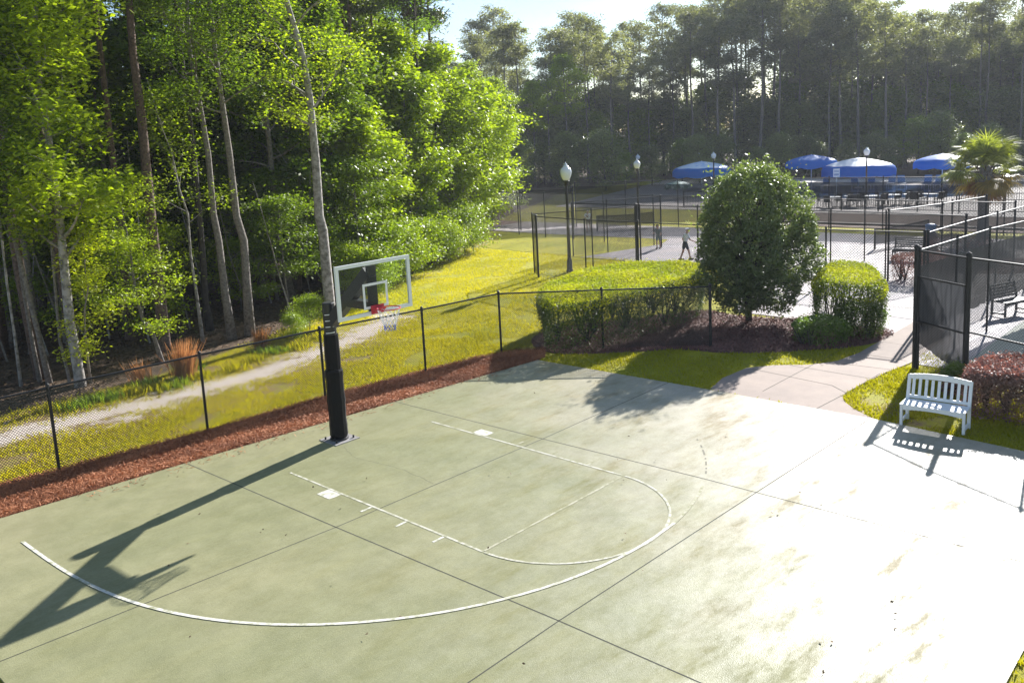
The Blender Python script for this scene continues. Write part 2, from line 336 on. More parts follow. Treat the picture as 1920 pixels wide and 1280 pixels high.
# ============================================================ THE SETTING
ft = .3048
def sstep(x, a, b): t = np.clip((x-a)/(b-a), 0, 1); return t*t*(3-2*t)
EX = [-400, -120, -60, -31.8, -25, -16.1, -10.8, -4.3, -1.2, .4, 2.7, 4.3, 30, 400]
EY = [-60, -50, -44, -27.5, -21.5, -16.2, -13.4, -10.1, -9.2, -8.5, -8.5, -8.6, -9, -10]
def edge_y(x): return np.interp(x, EX, EY)
SANDL = np.array([(8, -7.6), (4.6, -7.1), (2.6, -6.8), (.6, -6.7), (-2.0, -6.9), (-4.4, -7.5), (-7, -8.6), (-8.8, -9.6)])
def dist_line(x, y, L):
    best = np.full(x.shape, 1e9)
    for a, b in zip(L[:-1], L[1:]):
        d = b-a; t = np.clip(((x-a[0])*d[0]+(y-a[1])*d[1])/(d@d), 0, 1); best = np.minimum(best, np.hypot(x-a[0]-t*d[0], y-a[1]-t*d[1]))
    return best
COURT = [(-23.5*ft, -3.3*ft), (-16.45*ft, -3.9*ft), (-.76*ft, -5.05*ft), (9.3*ft, -5.85*ft), (25.5*ft, -6.9*ft), (25.5*ft, 10.6*ft), (25.3*ft, 41.6*ft), (1.5*ft, 41.35*ft), (-22.8*ft, 41.2*ft), (-23.3*ft, 36.4*ft), (-24.2*ft, 27*ft), (-24.0*ft, 14.2*ft)]
# lawn and forest floor: one sheet to the horizon, finer where the camera sees it well
def axis(lo, hi, step, far):
    a = list(np.arange(lo, hi, step)); q = hi; s = step
    while q < far: s *= 1.35; q += s; a.append(q)
    q = lo; s = step
    while q > -far: s *= 1.35; q -= s; a.insert(0, q)
    return np.array(a)
gx, gy = axis(-40, 9, .25, 1500), axis(-34, 14, .25, 1500)
X, Y = np.meshgrid(gx, gy); x, y = X.ravel(), Y.ravel()
wood = sstep(edge_y(x)-y, -.4, 1.6)
far = sstep(-x, 76, 84); wood = np.maximum(wood, far)
sand = np.clip(1-dist_line(x, y, SANDL)/2.5, 0, 1)*.66
sand = np.maximum(sand, .35*np.clip(1-np.hypot(x+8.0, y-8.0)/1.6, 0, 1))
dry = .25*(y > -9)*np.clip((x+9)/6, 0, 1)*(x < 10)*(y < -1) + .3*np.clip(1-np.hypot((x+21)/4, (y+7)/3), 0, 1) + .42*np.clip(1-np.hypot(x+8, y-8)/2.2, 0, 1) + .35*np.clip(1-dist_line(x, y, SANDL)/3, 0, 1)+.28*np.clip(1-np.abs(edge_y(x)-y)/1.5, 0, 1)
zz = -.03+.012*np.sin(x*1.7+y)*np.cos(y*1.3-x*.4)*(np.abs(x) < 60)-.9*sstep(edge_y(x)-y, 3, 25)*(x > -45)
nx, ny = len(gx), len(gy); idx = np.arange(nx*ny).reshape(ny, nx)
F_ = np.stack([idx[:-1, :-1], idx[:-1, 1:], idx[1:, 1:], idx[1:, :-1]], -1).reshape(-1, 4)
g_ = raw('lawn', np.stack([x, y, zz], 1), F_, 'ground', smooth=True, attr={'wood': wood, 'sand': sand, 'dry': dry}); tag(g_, kind='structure')

def slab(name, poly, z0, z1, m): o = MB().prism(poly, z0, z1).build(name, m); tag(o, kind='structure'); return o
court = slab('basketball_court', COURT, -.15, 0, 'court')
# joints and painted lines, each a few mm above the slab
def ftp(*q): return [(a*ft, b*ft) for a, b in q]
Z1, Z2 = .002, .004
jt = MB()
for L in (ftp((9.33, -5.8), (8.9, 10.6), (8.4, 26), (8.2, 41.4)), ftp((-7.6, -4.5), (-8.0, 10.8), (-8.4, 23), (-8.5, 41.2)), ftp((25.4, 9.64), (8.85, 10.6), (-8.05, 10.8), (-23.9, 10.6)), ftp((25.3, 26), (8.4, 26), (-8.3, 26.4), (-24.1, 26.8))):
    jt.strip(L, .018, Z1)
jt.build('expansion_joint', 'joint', court)
cr_ = MB(); rng = np.random.default_rng(5)
def crackline(px): 
    p = [G(*q)[:2] for q in px]; o = []
    for a, b in zip(p[:-1], p[1:]):
        for t in np.linspace(0, 1, 7)[:-1]: o.append(a+(b-a)*t+rng.normal(size=2)*.012)
    o.append(p[-1]); return o
cr_.strip(crackline([(645, 838), (665, 858), (718, 870), (760, 882), (812, 906)]), .004, Z1); cr_.build('hairline_crack', 'joint', court)
MB().strip(ftp((6, 1.6), (6, 19)), .045, Z2).build('lane_line', 'linemid', court)
MB().strip(ftp((-6, 1.6), (-6, 19)), .045, Z2).build('lane_line', 'linemid', court)
MB().strip(ftp((5.9, 19), (-5.9, 19)), .045, Z2+.0).build('free_throw_line', 'lineworn', court)
arc = [(6*ft*math.cos(t), 19*ft+6*ft*math.sin(t)) for t in np.linspace(.02, math.pi-.02, 60)]
MB().strip(arc, .045, Z2+.002).build('free_throw_circle', 'linemid', court)
TP = np.array([G(*q)[:2] for q in ((42, 1015), (93, 1054), (148, 1090), (220, 1122), (289, 1144), (392, 1164.5), (480, 1170.5), (550, 1172), (620, 1171), (700, 1166.5), (800, 1154))]+[(19.75*ft*math.cos(t), 5.25*ft+19.75*ft*math.sin(t)) for t in np.linspace(R(58), R(97), 8)])
for _ in range(3):
    q = TP.copy(); q[1:-1] = .25*TP[:-2]+.5*TP[1:-1]+.25*TP[2:]; TP = np.empty((2*len(q)-1, 2)); TP[::2] = q; TP[1::2] = (q[:-1]+q[1:])/2
TP = [tuple(q) for q in TP]
def a3(a, b): return [(19.75*ft*math.cos(t), 5.25*ft+19.75*ft*math.sin(t)) for t in np.linspace(a, b, 70)]
MB().strip(TP, .055, Z2+.0035).build('three_point_line', 'line', court)
MB().strip(a3(R(97), R(112)), .05, Z2+.0035).build('three_point_line', 'lineworn', court)
dk = MB()
for a, b in ((117.5, 119), (119.6, 120.4), (121.5, 123.6), (124.3, 125), (126.5, 129.5), (130.2, 131.6), (134, 134.8)): dk.strip(a3(R(a), R(b))[::14], .032, Z2)
dk.build('worn_line_mark', mat('dirty_line', (.16, .15, .10), .8), court)
for s in (1, -1):
    MB().prism(ftp((s*6.1, 5.9), (s*6.95, 5.9), (s*6.95, 7.2), (s*6.1, 7.2)), Z1, Z2).build('lane_block', 'line', court)
    for yy in (10.1, 13.2, 16.2): MB().strip(ftp((s*6.1, yy), (s*6.85, yy)), .05, Z2).build('lane_mark', 'lineworn' if s < 0 else 'line', court)

# pink concrete path from the court past the gate
def gp(*q, z=0): return [tuple(G(a, b, z)[:2]) for a, b in q]
PATH = [(-24.1*ft, 14.25*ft)]+gp((1355, 708), (1400, 689), (1450, 684), (1520, 683), (1570, 676), (1610, 661), (1655, 636), (1700, 610), (1716, 600))+[(-15.8, 7.3)]+gp((1706, 680), (1660, 698), (1620, 717), (1590, 733), (1580, 742), (1583, 752), (1605, 768), (1640, 785))
path = slab('concrete_path', PATH, -.12, -.005, 'path')
pj = MB()
for L in (gp((1430, 733), (1605, 640)), gp((1530, 766), (1580, 740), (1650, 700)), gp((1405, 690), (1560, 722), (1588, 737)), gp((1480, 684), (1632, 709)), gp((1560, 679), (1675, 693)), gp((1610, 662), (1700, 676)), gp((1652, 640), (1706, 648))): pj.strip(L, .014, -.001)
pj.build('path_joint', 'joint', path)

# court pavements beyond the hedges
slab('court_pavement', [(-36.5, -28), (-31.2, -28), (-31.0, -21), (-31.3, -12.3), (-29.4, -11.5), (-23.6, -12.6), (-23.4, -4), (-19, -1.2), (-15.6, .6), (-15.4, 5.6), (-13.5, 6.6), (-12.1, 7.6), (-12.0, 8.45), (-37, 8.6)], -.14, -.012, 'pave')
slab('green_playing_court', [(-12.2, 8.0), (-36, 8.2), (-36, 36), (-8.2, 36), (-9.4, 20), (-10.4, 10.6), (-11.2, 9.1)], -.14, -.016, 'court2')
slab('clay_strip', [(-36.5, -31), (-31.5, -31), (-31.2, -28.1), (-36.5, -28.1)], -.14, -.012, mat('clay', (.25, .13, .1), .9, noise=((.16, .09, .07), 2, .4, .7)))
cl = MB()
for L in ([(-24, -8), (-30.5, -8)], [(-24, -1.5), (-30.5, -1.5)], [(-24.4, -11), (-24.4, 6)], [(-30, -11), (-30, 6)], [(-32, -26), (-32, 5)], [(-36, -26), (-36, 5)], [(-31, -18), (-36.5, -18)], [(-31.5, -4), (-36.5, -4)], [(-18.8, 2.5), (-18.8, 6.8)], [(-16.4, 3.4), (-22, 3.9)]): cl.strip(L, .06, -.006)
clo = cl.build('court_line', 'line'); tag(clo, kind='structure')

# pool terrace
DECK = [(-47, -34), (-80, -44), (-84, 30), (-47, 30)]
deck = slab('pool_deck', DECK, -.14, .0, 'tan')
POOL = smooth_poly([(-58.5, -24), (-71, -25), (-72, -4), (-60, -4), (-57.5, -14)], 2)
slab('pool_water', [tuple(q) for q in POOL], -.02, .02, 'water')
slab('planting_bank', [(-39.5, -14), (-46.8, -16), (-46.8, 30), (-39.5, 30)], -.14, .01, mat('bark_mulch', (.16, .09, .06), .95, noise=((.08, .05, .04), 2, .4, .7), bump=(8, 1)))
cb = MB().box((-40.8, 8, .05), (.3, 44, .12)).build('kerb', 'tan'); tag(cb, kind='structure')

# pine straw strip between slab and fence, bark bed under the hedges
STRAW = [(8.2, -4.3), (4.7, -3.72), (1.5, -3.42), (-1.6, -3.3), (-4.6, -2.98), (-6.4, -2.75), (-7.6, -2.35), (-8.3, -1.7), (-7.6, -1.1), (-7.0, -1.02), (-5, -1.2), (-.2, -1.56), (2.8, -1.8), (8.2, -2.15)]
def needles(name, poly, n, m, ln, seed, z=.0, flat=.25, wid=.12, kind='stuff'):
    rng = np.random.default_rng(seed); p = scatter(poly, n, rng)
    d = rng.normal(size=(n, 3)); d[:, 2] *= flat; d /= np.linalg.norm(d, axis=1)[:, None]
    nr = np.random.default_rng(seed+1); r = .5*nr.uniform(0, 1, n)+.5*(.5+.5*np.sin(p[:, 0]*2.3+np.sin(p[:, 1]*3.1)*2))
    c = np.column_stack([p, z+nr.uniform(-.01, .05, n)])
    return tag(leaves(name, c, ln, m, None, wid, 1.2, nr, r, dirs=d), kind=kind)
slab('straw_bed_soil', STRAW, -.12, -.012, mat('straw_soil', (.16, .05, .02), .95, noise=((.30, .11, .045), 7, .35, .7), bump=(14, 1)))
needles('pine_straw', STRAW, 62000, 'straw', .13, 3, wid=.09)
needles('stray_straw', [(5, -2.0), (-6, -1.3), (-6, -.8), (5, -1.4)], 260, 'straw', .12, 31, z=.006, flat=.03)
needles('fallen_leaves', [(6, -1.4), (-6.5, -.8), (-6.8, 12), (6, 12)], 60, 'litter', .05, 32, z=.01, flat=.05, wid=.6)
BED = smooth_poly([(-8.7, -2.9), (-7.9, -1.3), (-8.4, -.3), (-9.6, .9), (-10.4, 1.7), (-10.6, 3.2), (-12.2, 4.9), (-13.4, 5.9), (-15.6, 6.1), (-15.7, 3), (-14.9, 1), (-15.6, -.6), (-13, -1.6), (-11, -3.4)], 2)
slab('mulch_bed', [tuple(q) for q in BED], -.12, -.014, mat('mulch_soil', (.12, .05, .04), .95, noise=((.26, .13, .10), 9, .35, .7), bump=(14, 1)))
needles('bark_chips', BED, 26000, 'chip', .09, 8, wid=.4)
RB = smooth_poly([(-25.6, 2.2), (-31, 2.6), (-31, 7.3), (-27, 7.2)], 1)
slab('far_mulch_bed', [tuple(q) for q in RB], -.12, -.004, mat('mulch_far', (.2, .1, .09), .95, noise=((.3, .17, .15), 5, .4, .7)))

# turf
def lawn_blades(n, region, seed, h=.06, dens=None):
    rng = np.random.default_rng(seed); p = scatter(region, n, rng)
    bad = inpoly(p[:, 0], p[:, 1], COURT) | inpoly(p[:, 0], p[:, 1], STRAW) | inpoly(p[:, 0], p[:, 1], BED) | inpoly(p[:, 0], p[:, 1], PATH)
    sd = dist_line(p[:, 0], p[:, 1], SANDL) < rng.uniform(.1, 1.3, n)
    wd = edge_y(p[:, 0])-p[:, 1] > rng.uniform(-.5, 1.0, n)
    thin = (np.sin(p[:, 0]*1.9+1.3*np.sin(p[:, 1]*2.1))*np.cos(p[:, 1]*1.7+np.sin(p[:, 0]*.8)) > rng.uniform(.25, .9, n))
    p = p[~(bad | sd | wd | thin)]; n = len(p); hh = h*rng.uniform(.5, 1.5, n)
    a = rng.uniform(0, 2*math.pi, n); t = np.stack([np.cos(a), np.sin(a), np.zeros(n)], 1); b = np.column_stack([p, np.full(n, -.03)])
    lean = rng.normal(size=(n, 3))*.5; lean[:, 2] = 1; wd_ = .011*(1+hh*6)[:, None]
    v = np.stack([b-t*wd_, b+t*wd_, b+lean*hh[:, None]], 1).reshape(-1, 3)
    pat = .5+.35*np.sin(p[:, 0]*1.1+2*np.sin(p[:, 1]*.9))*np.cos(p[:, 1]*1.4); r = np.clip(pat*.6+rng.uniform(0, .5, n), 0, 1)
    return v, r
vs, rs = [], []
for n_, reg, sd_, h_ in ((90000, [(6, -9), (6, -3.4), (-9, -2.2), (-9, -13)], 1, .055), (60000, [(-9, -13), (-9, -2), (-24, -3), (-24, -21)], 2, .06), (26000, [(-7.2, -1), (-12, -1), (-13.5, 8.5), (-7, 12.5)], 3, .06), (14000, [(-7.5, 6.2), (-12, 6.2), (-10.6, 12.5), (-6.9, 12.5)], 4, .06), (6000, [(-7.0, 12), (-4, 15), (6, 15), (6, 12.6), (-6.9, 12.56)], 6, .06)):
    v, r = lawn_blades(n_, reg, sd_, h_); r = r*(.35 if sd_ in (3, 4) else 1); vs.append(v); rs.append(np.repeat(r, 3))
v = np.concatenate(vs); tag(raw('grass', v, np.arange(len(v)).reshape(-1, 3), 'grass', attr={'r': np.concatenate(rs)}), kind='stuff')
# leaf litter on the forest floor
needles('leaf_litter', [(6, -8.9), (-4, -10.4), (-11, -13.8), (-11, -22), (6, -22)], 16000, 'litter', .13, 21, z=-.05, wid=.5)

# ============================================================ BASKETBALL HOOP
BP = np.array([.10, -.30, 0.])
hoop = thing('basketball_hoop', 'padded black post holding a clear white framed backboard with a red rim over the court', 'basketball hoop', BP)
o_ = BP
MB(o_).box((.1, -.30, .008), (.62, .62, .014)).build('base_plate', mat('galvanised', (.3, .29, .28), .6, noise=((.2, .17, .15), 8, .4, .7)), hoop)
for bx_, by_ in ((-.12, -.5), (.32, -.5), (-.12, -.1), (.32, -.1)): MB(o_).tube([(bx_, by_, .01), (bx_, by_, .07)], .022, 6).build('anchor_bolt', 'black', hoop)
MB(o_).lathe((.1, -.3, 0), [(.2, .015), (.2, .05), (.12, .08)], 14).build('base_collar', 'black', hoop)
# octagonal padding: wide lower sleeve, narrower upper sleeve
mb = MB(o_); prof = [(.165, .05)]+[(.19+.006*math.sin(z*9)+.004*math.sin(z*23), z) for z in np.linspace(.12, 1.52, 14)]+[(.18, 1.56)]
mb.lathe((.1, -.3, 0), prof, 12); mb.build('lower_pad', 'pad', hoop)
MB(o_).lathe((.1, -.3, 0), [(.155, 1.55)]+[(.162+.003*math.sin(z*11), z) for z in np.linspace(1.6, 2.2, 6)]+[(.155, 2.32)], 12).build('upper_pad', 'pad', hoop)
MB(o_).lathe((.1, -.3, 0), [(.13, 2.3), (.13, 2.98), (.12, 3.0)], 12).build('post', 'black', hoop)
for z in (2.36, 2.49, 2.62, 2.75): MB(o_).tube([(.1+.137*math.cos(t), -.3+.137*math.sin(t), z+.012*math.sin(t)) for t in np.linspace(R(15), R(95), 8)], .009, 5).build('bolt_strap', 'whitepaint', hoop)
BZ0, BZ1, BY = 9.5*ft, 13*ft, 4*ft
arm = MB(o_)
def bar(mb, a, b, w_, h_):
    a, b = np.array(a, float), np.array(b, float); d = b-a; L = np.linalg.norm(d); d /= L
    s_ = np.cross(d, [0, 0, 1.]); s_ = s_/np.linalg.norm(s_) if np.linalg.norm(s_) > .01 else np.array([1., 0, 0]); u_ = np.cross(s_, d)
    mb.box((a+b)/2, (w_, L, h_), rot=np.stack([s_, d, u_], 1))
# slanted arm seen through the glass and its upright mounting
bar(arm, (.08, -.25, 2.58), (.02, BY-.13, 3.74), .19, .24); arm.build('extension_arm', 'black', hoop)
up = MB(o_); up.box((0, BY-.10, (2.92+3.86)/2), (.2, .07, .94)); up.build('mounting_upright', 'black', hoop)
br = MB(o_); bar(br, (.04, .42, 3.06), (0, BY-.08, 3.06), .22, .16); br.build('rim_bracket', 'black', hoop)
bb = MB(o_).box((0, BY-.012, (BZ0+BZ1)/2), (6*ft-.1, .012, 3.5*ft-.1)).build('backboard', 'glass', hoop); 
fr = MB(o_)
for z in (BZ0+.035, BZ1-.035): fr.box((0, BY-.012, z), (6*ft, .05, .07))
for s in (1, -1): fr.box((s*(3*ft-.035), BY-.0125, (BZ0+BZ1)/2), (.07, .049, 3.5*ft-.14))
fr.build('frame', 'metal', bb)
tg = MB(o_); z0, z1 = 10*ft, 11.5*ft
for z in (z0, z1): tg.box((0, BY-.001, z), (2*ft, .006, .05))
for s in (1, -1): tg.box((s*(ft-.025), BY-.001, (z0+z1)/2), (.05, .006, z1-z0-.05))
tg.build('target_square', 'whitepaint', bb)
RC = np.array([0, 5.25*ft+.0, 10*ft])
rim = MB(o_); rim.tube([RC+[.2286*math.cos(t), .2286*math.sin(t), 0] for t in np.linspace(0, 2*math.pi, 33)], .011, 8, False)
rim.box((0, BY+.03, 3.0), (.3, .035, .17)); rim.box((0, BY+.11, 3.035), (.14, .15, .03))
for s in (1, -1): bar(rim, (s*.1, BY+.04, 2.95), (s*.12, RC[1]-.2, 3.03), .02, .02)
ro = rim.build('rim', 'red', hoop)
for part_, m_, lo_, hi_ in (('upper_net', 'netm', 0, 4), ('lower_net', 'netb', 4, 6)):
    nt = MB(o_); K = 12; lv = [(.225, -.01), (.2, -.1), (.17, -.18), (.14, -.26), (.118, -.33), (.11, -.39), (.115, -.44)]
    for i in range(lo_, hi_):
        for k in range(K):
            for s in (0, 1):
                ra, za = lv[i]; rb, zb = lv[i+1]; t0 = 2*math.pi*(k+.5*(i % 2))/K; t1 = t0+(math.pi/K)*(1 if s else -1)
                nt.tube([RC+[ra*math.cos(t0), ra*math.sin(t0), za], RC+[rb*math.cos(t1), rb*math.sin(t1), zb]], .005, 4, False)
    nt.build(part_, m_, ro)

# ============================================================ CHAIN LINK FENCES
def fence(name, label, pts, h, step=None, posts=None, spacing=.075, wr=.0028, rails=None, screen=None, smat='screen', group=None, pr=.03, cat='fence', netz=(0.03, None), endposts=True):
    pts = [np.array(p[:2], float) for p in pts]; base = np.array([*pts[0], 0.])
    t = thing(name, label, cat, base, group)
    pl = [pts[0]]; 
    for a, b in zip(pts[:-1], pts[1:]):
        n = max(1, int(round(np.linalg.norm(b-a)/(step or 1e9)))) if step else 1
        for k in range(1, n+1): pl.append(a+(b-a)*k/n)
    for i, p in enumerate(posts if posts is not None else pl):
        end = i in (0, len(pl)-1); r_ = pr*(1.35 if end else 1)
        MB(base).lathe((p[0], p[1], 0), [(r_, -.05), (r_, h+.03), (r_*1.25, h+.03), (r_*1.2, h+.07), (.004, h+.10)], 8).build('post', 'blackrail', t)
    for z in (rails or (h,)):
        MB(base).tube([(*p, z) for p in pts], pr*.72, 7).build('rail', 'blackrail', t)
    ww = MB(base); hi = netz[1] or h; lo = netz[0]; H = hi-lo
    for a, b in zip(pts[:-1], pts[1:]):
        L = np.linalg.norm(b-a); u = (b-a)/L; nn = np.array([-u[1], u[0], 0])*wr
        V_, F4 = [], []
        def P(s_, z_): return np.array([*(a+u*s_), z_])
        for k in range(int(-H/spacing/1.0)-1, int(L/spacing)+1):
            for sg in (1, -1):
                s0 = k*spacing if sg > 0 else (k+0)*spacing+H
                s1 = s0+sg*H; q0, q1 = (s0, lo), (s1, hi)
                # clip in s to 0..L
                def clip(q0, q1):
                    (sa, za), (sb, zb) = q0, q1
                    if max(sa, sb) <= 0 or min(sa, sb) >= L: return None
                    def at(s_): return (s_, za+(zb-za)*(s_-sa)/(sb-sa))
                    if sa < 0: q0 = at(0)
                    if sa > L: q0 = at(L)
                    if sb < 0: q1 = at(0)
                    if sb > L: q1 = at(L)
                    return q0, q1
                c = clip(q0, q1)
                if not c: continue
                A, B = P(*c[0]), P(*c[1]); d = (B-A)/(np.linalg.norm(B-A)+1e-9); up_ = np.cross(d, nn/wr)*wr; n0 = len(V_)
                for E_ in (A, B): V_ += [E_+nn, E_-nn*.5+up_*.87, E_-nn*.5-up_*.87]
                F4 += [(n0, n0+1, n0+4, n0+3), (n0+1, n0+2, n0+5, n0+4), (n0+2, n0, n0+3, n0+5)]
        if V_: ww.add(V_, F4)
    ww.build('chain_link_mesh', 'wire', t)
    if screen:
        z0, z1 = screen; n = 40; v = []; f = []; rs_ = np.random.default_rng(int(abs(base[0]*10)))
        for a, b in zip(pts[:-1], pts[1:]):
            u = (b-a)/np.linalg.norm(b-a); nn = np.array([-u[1], u[0]]); o0 = len(v)
            for i in range(n+1):
                p = a+(b-a)*i/n; sag = .03*math.sin(i*.9)+rs_.normal()*.008
                for z_ in (z0+sag*.8, z1+sag*.2): v.append((*(p+nn*(.035+.015*math.sin(i*1.9+z_))-base[:2]), z_))
            f += [(o0+2*i, o0+2*i+2, o0+2*i+3, o0+2*i+1) for i in range(n)]
        raw('windscreen', v, f, smat, t)
    return t

# low fence along the court: posts where the photograph has them
FP = [(10.9, -4.05), (7.8, -3.72), (4.64, -3.62), (1.50, -3.44), (-1.55, -3.2), (-4.55, -2.79), (-7.28, -2.53), (-9.15, -.2), (-11.0, 2.25)]
fence('chain_link_fence', 'low black chain link fence running between the basketball court and the lawn', FP, 1.74, spacing=.06, wr=.0052, pr=.032)

HF = 2.7
fg = 'black chain link fences round the small courts'
fence('court_fence', 'tall black chain link fence just behind the long clipped hedge', [(-17.9, -10.4), (-17.4, -7.3), (-17.1, -1.8), (-17.1, 3.0), (-17.3, 6.0)], HF, step=2.9, spacing=.09, wr=.003, group=fg)
fence('court_fence', 'short end fence with close corner posts on the bright lawn behind the nearest lamp post', [(-18.0, -10.5), (-18.75, -11.4), (-21.2, -9.9), (-23.4, -8.9)], HF, step=2.9, spacing=.09, wr=.003, group=fg)
fence('court_fence', 'second row court fence running behind the round glossy bush', [(-23.5, -8.8), (-23.4, -5.6), (-22.9, .7), (-22.7, 2.9), (-22.2, 5.8)], HF, step=2.9, spacing=.11, wr=.004, group=fg)
fence('court_fence', 'fence along the grass wedge at the left end of the middle court', [(-23.7, -9.2), (-23.8, -13.2), (-25.7, -12.4), (-28.3, -10.8)], HF, step=2.9, spacing=.11, wr=.004, group=fg)
fence('court_fence', 'long third row fence between the middle and the far court', [(-30.6, -26.6), (-30.0, -22.7), (-29.1, -15.2), (-28.5, -8), (-28.1, -3.5), (-27.5, 3.8), (-27.4, 6.1)], HF, step=3, spacing=.13, wr=.005, group=fg)
fence('court_fence', 'farthest court fence hung with a sheer dark windscreen in front of the brown bank', [(-34.6, -21.7), (-38.2, -12), (-38.8, 3), (-38.8, 28)], HF+.25, step=3.1, spacing=.15, wr=.005, screen=(.25, 2.7), smat='screen2', group=fg)
fence('court_fence', 'dark screened fence at the far left corner beside the bright tree', [(-31.4, -29), (-31.6, -24.0), (-34.5, -21.8)], HF, step=3, spacing=.15, wr=.005, screen=(.1, 2.6), smat='screen2', group=fg)
fence('court_fence', 'fence side running back from behind the round hedge past the dark bench', [(-23.4, 2.75), (-26.6, 3.7), (-30, 4.4)], HF, step=3, spacing=.11, wr=.004, group=fg)
fence('court_fence', 'side fence leading back from the corner post over the burgundy shrubs', [(-17.3, 6.1), (-20.5, 6.25), (-23.3, 6.5), (-30, 7.1)], HF, step=3, spacing=.1, wr=.0035, group=fg)
H3 = 2.97
fence('gate_fence', 'tall fence with a hanging charcoal windscreen leading away from the gate', [(-11.75, 7.66), (-16.5, 8.0), (-19.5, 8.5), (-30, 9.4)], H3, step=3.1, spacing=.09, wr=.0035, screen=(.85, 2.55), group='tall fences beside the gate')
# right hand fence and its mid rail
fence('gate_fence', 'tall clear mesh fence rising behind the long burgundy hedge', [(-10.9, 9.02), (-10.15, 10.6), (-9.2, 13.5), (-8.6, 17)], H3, step=3.1, spacing=.075, wr=.0032, rails=(H3, 1.25), group='tall fences beside the gate', pr=.034)
# gate between the two tall posts
g0, g1 = np.array([-11.72, 7.6]), np.array([-10.9, 9.0]); gb = np.array([*g0, 0.])
gate = thing('gate', 'black court gate hung with creased charcoal windscreen at the end of the pink path', 'gate', gb)
for p in (g0, g1): MB(gb).lathe((*p, 0), [(.055, -.05), (.055, H3+.04), (.07, H3+.04), (.06, H3+.12), (.01, H3+.15)], 10).build('post', 'blackrail', gate)
for z in (H3, 2.32, 1.2): MB(gb).tube([(*g0, z), (*g1, z)], .026, 8).build('rail', 'blackrail', gate)
u = (g1-g0)/np.linalg.norm(g1-g0); nn = np.array([-u[1], u[0]]); L = np.linalg.norm(g1-g0)
lf = g0+u*.09; le = g1-u*.07
MB(gb).tube([(*lf, .08), (*lf, 2.3)], .02, 7).build('leaf_frame', 'blackrail', gate); MB(gb).tube([(*le, .08), (*le, 2.3)], .02, 7).build('leaf_frame', 'blackrail', gate)
v = []; f = []; n = 90
for i in range(n+1):
    s = i/n; p = g0+u*(.07+(L-.12)*s)
    for j in range(9):
        t_ = j/8; z0 = .62-.32*math.sin(s*1.5)+.0; z_ = z0+(2.28-z0)*t_; off = .06+.03*math.sin(9*s+6*t_)+.028*math.sin(30*s+9*t_)*(.35+t_*.65)+.012*math.sin(57*s-5*t_)
        v.append((*(p+nn*off-gb[:2]), z_))
for i in range(n):
    for j in range(8): a = i*9+j; f.append((a, a+9, a+10, a+1))
raw('windscreen', v, f, 'screen', gate, smooth=True)
# lattice wires of the gate leaf
ww = MB(gb)
for k in range(-38, 24):
    for sg in (1, -1):
        s0 = k*.075 if sg > 0 else k*.075+2.9; z0, z1 = .08, H3
        s1 = s0+sg*(z1-z0); sa, sb = max(0, min(s0, s1)), min(L, max(s0, s1))
        if sa >= sb: continue
        za, zb = z0+(sa-s0)*sg, z0+(sb-s0)*sg
        ww.tube([(*(g0+u*sa), za), (*(g0+u*sb), zb)], .003, 3, False)
ww.build('chain_link_mesh', 'wire', gate)
MB(gb).box((*(g0+u*.1+nn*.09), 1.16), (.012, .17, .13), rz=math.atan2(u[1], u[0])+math.pi/2).build('latch_sign', 'orange', gate)

# ============================================================ LAMP POSTS
def lamp(xy, h, label, first=None):
    if first is not None: return copy_tree(first, (xy[0], xy[1], 0), 0, h/4.95, label)
    t = thing('lamp_post', label, 'lamp post', (xy[0], xy[1], 0), 'black lamp posts with white acorn globes'); h = 4.95; q = (0, 0, 0)
    MB().lathe(q, [(.16, 0), (.16, .08), (.13, .12), (.12, .5), (.09, .6), (.085, .64)], 14).build('base', 'black', t, True)
    MB().lathe(q, [(.085, .6), (.055, h-1.05), (.055, h-.98)], 12).build('pole', 'black', t, True)
    MB().lathe(q, [(.055, h-1.05), (.1, h-1.0), (.075, h-.95), (.13, h-.86), (.15, h-.84), (.15, h-.80)], 14).build('collar', 'black', t, True)
    g = MB().lathe(q, [(.12, h-.80), (.175, h-.72), (.225, h-.6), (.255, h-.46), (.255, h-.37), (.225, h-.28), (.16, h-.215), (.10, h-.2), (.135, h-.17), (.135, h-.15), (.07, h-.12)], 20).build('globe', 'lampglass', t, True)
    MB().lathe(q, [(.05, h-.125), (.075, h-.09), (.07, h-.06), (.025, h-.035), (.03, h-.01), (.01, h+.03)], 12).build('finial', 'lampglass', t, True)
    return t
def lampat(px, top, d, label, first=None):
    r_ = ray(px, 300); r_ = r_/np.hypot(r_[0], r_[1]); B = CP+r_*d; B[2] = 0; h = (V(B, px, top)-B)[2]
    if first is None: return lamp(B[:2], h, label)
    c = lamp(B[:2], h, label, first); c.scale = (.95, .95, h/4.95); return c
l0 = lampat(1060, 305, 39.0, 'nearest and largest lamp post standing behind the left end of the long hedge')
lampat(1194, 298, 62, 'lamp post with a globe second from the left above the two players', l0)
lampat(1196, 289, 95, 'farther lamp post whose globe shows just above the one in front of it', l0)
lampat(1338, 285, 84, 'lamp post standing in front of the leftmost blue umbrella', l0)
lampat(1309, 285, 104, 'small lamp post behind the peak of the leftmost blue umbrella', l0)
lampat(1625, 276, 73, 'lamp post rising in front of the white topped umbrella by the pool', l0)
lampat(1418, 281, 108, 'smallest far lamp post above the glossy bush against the dark trees', l0)

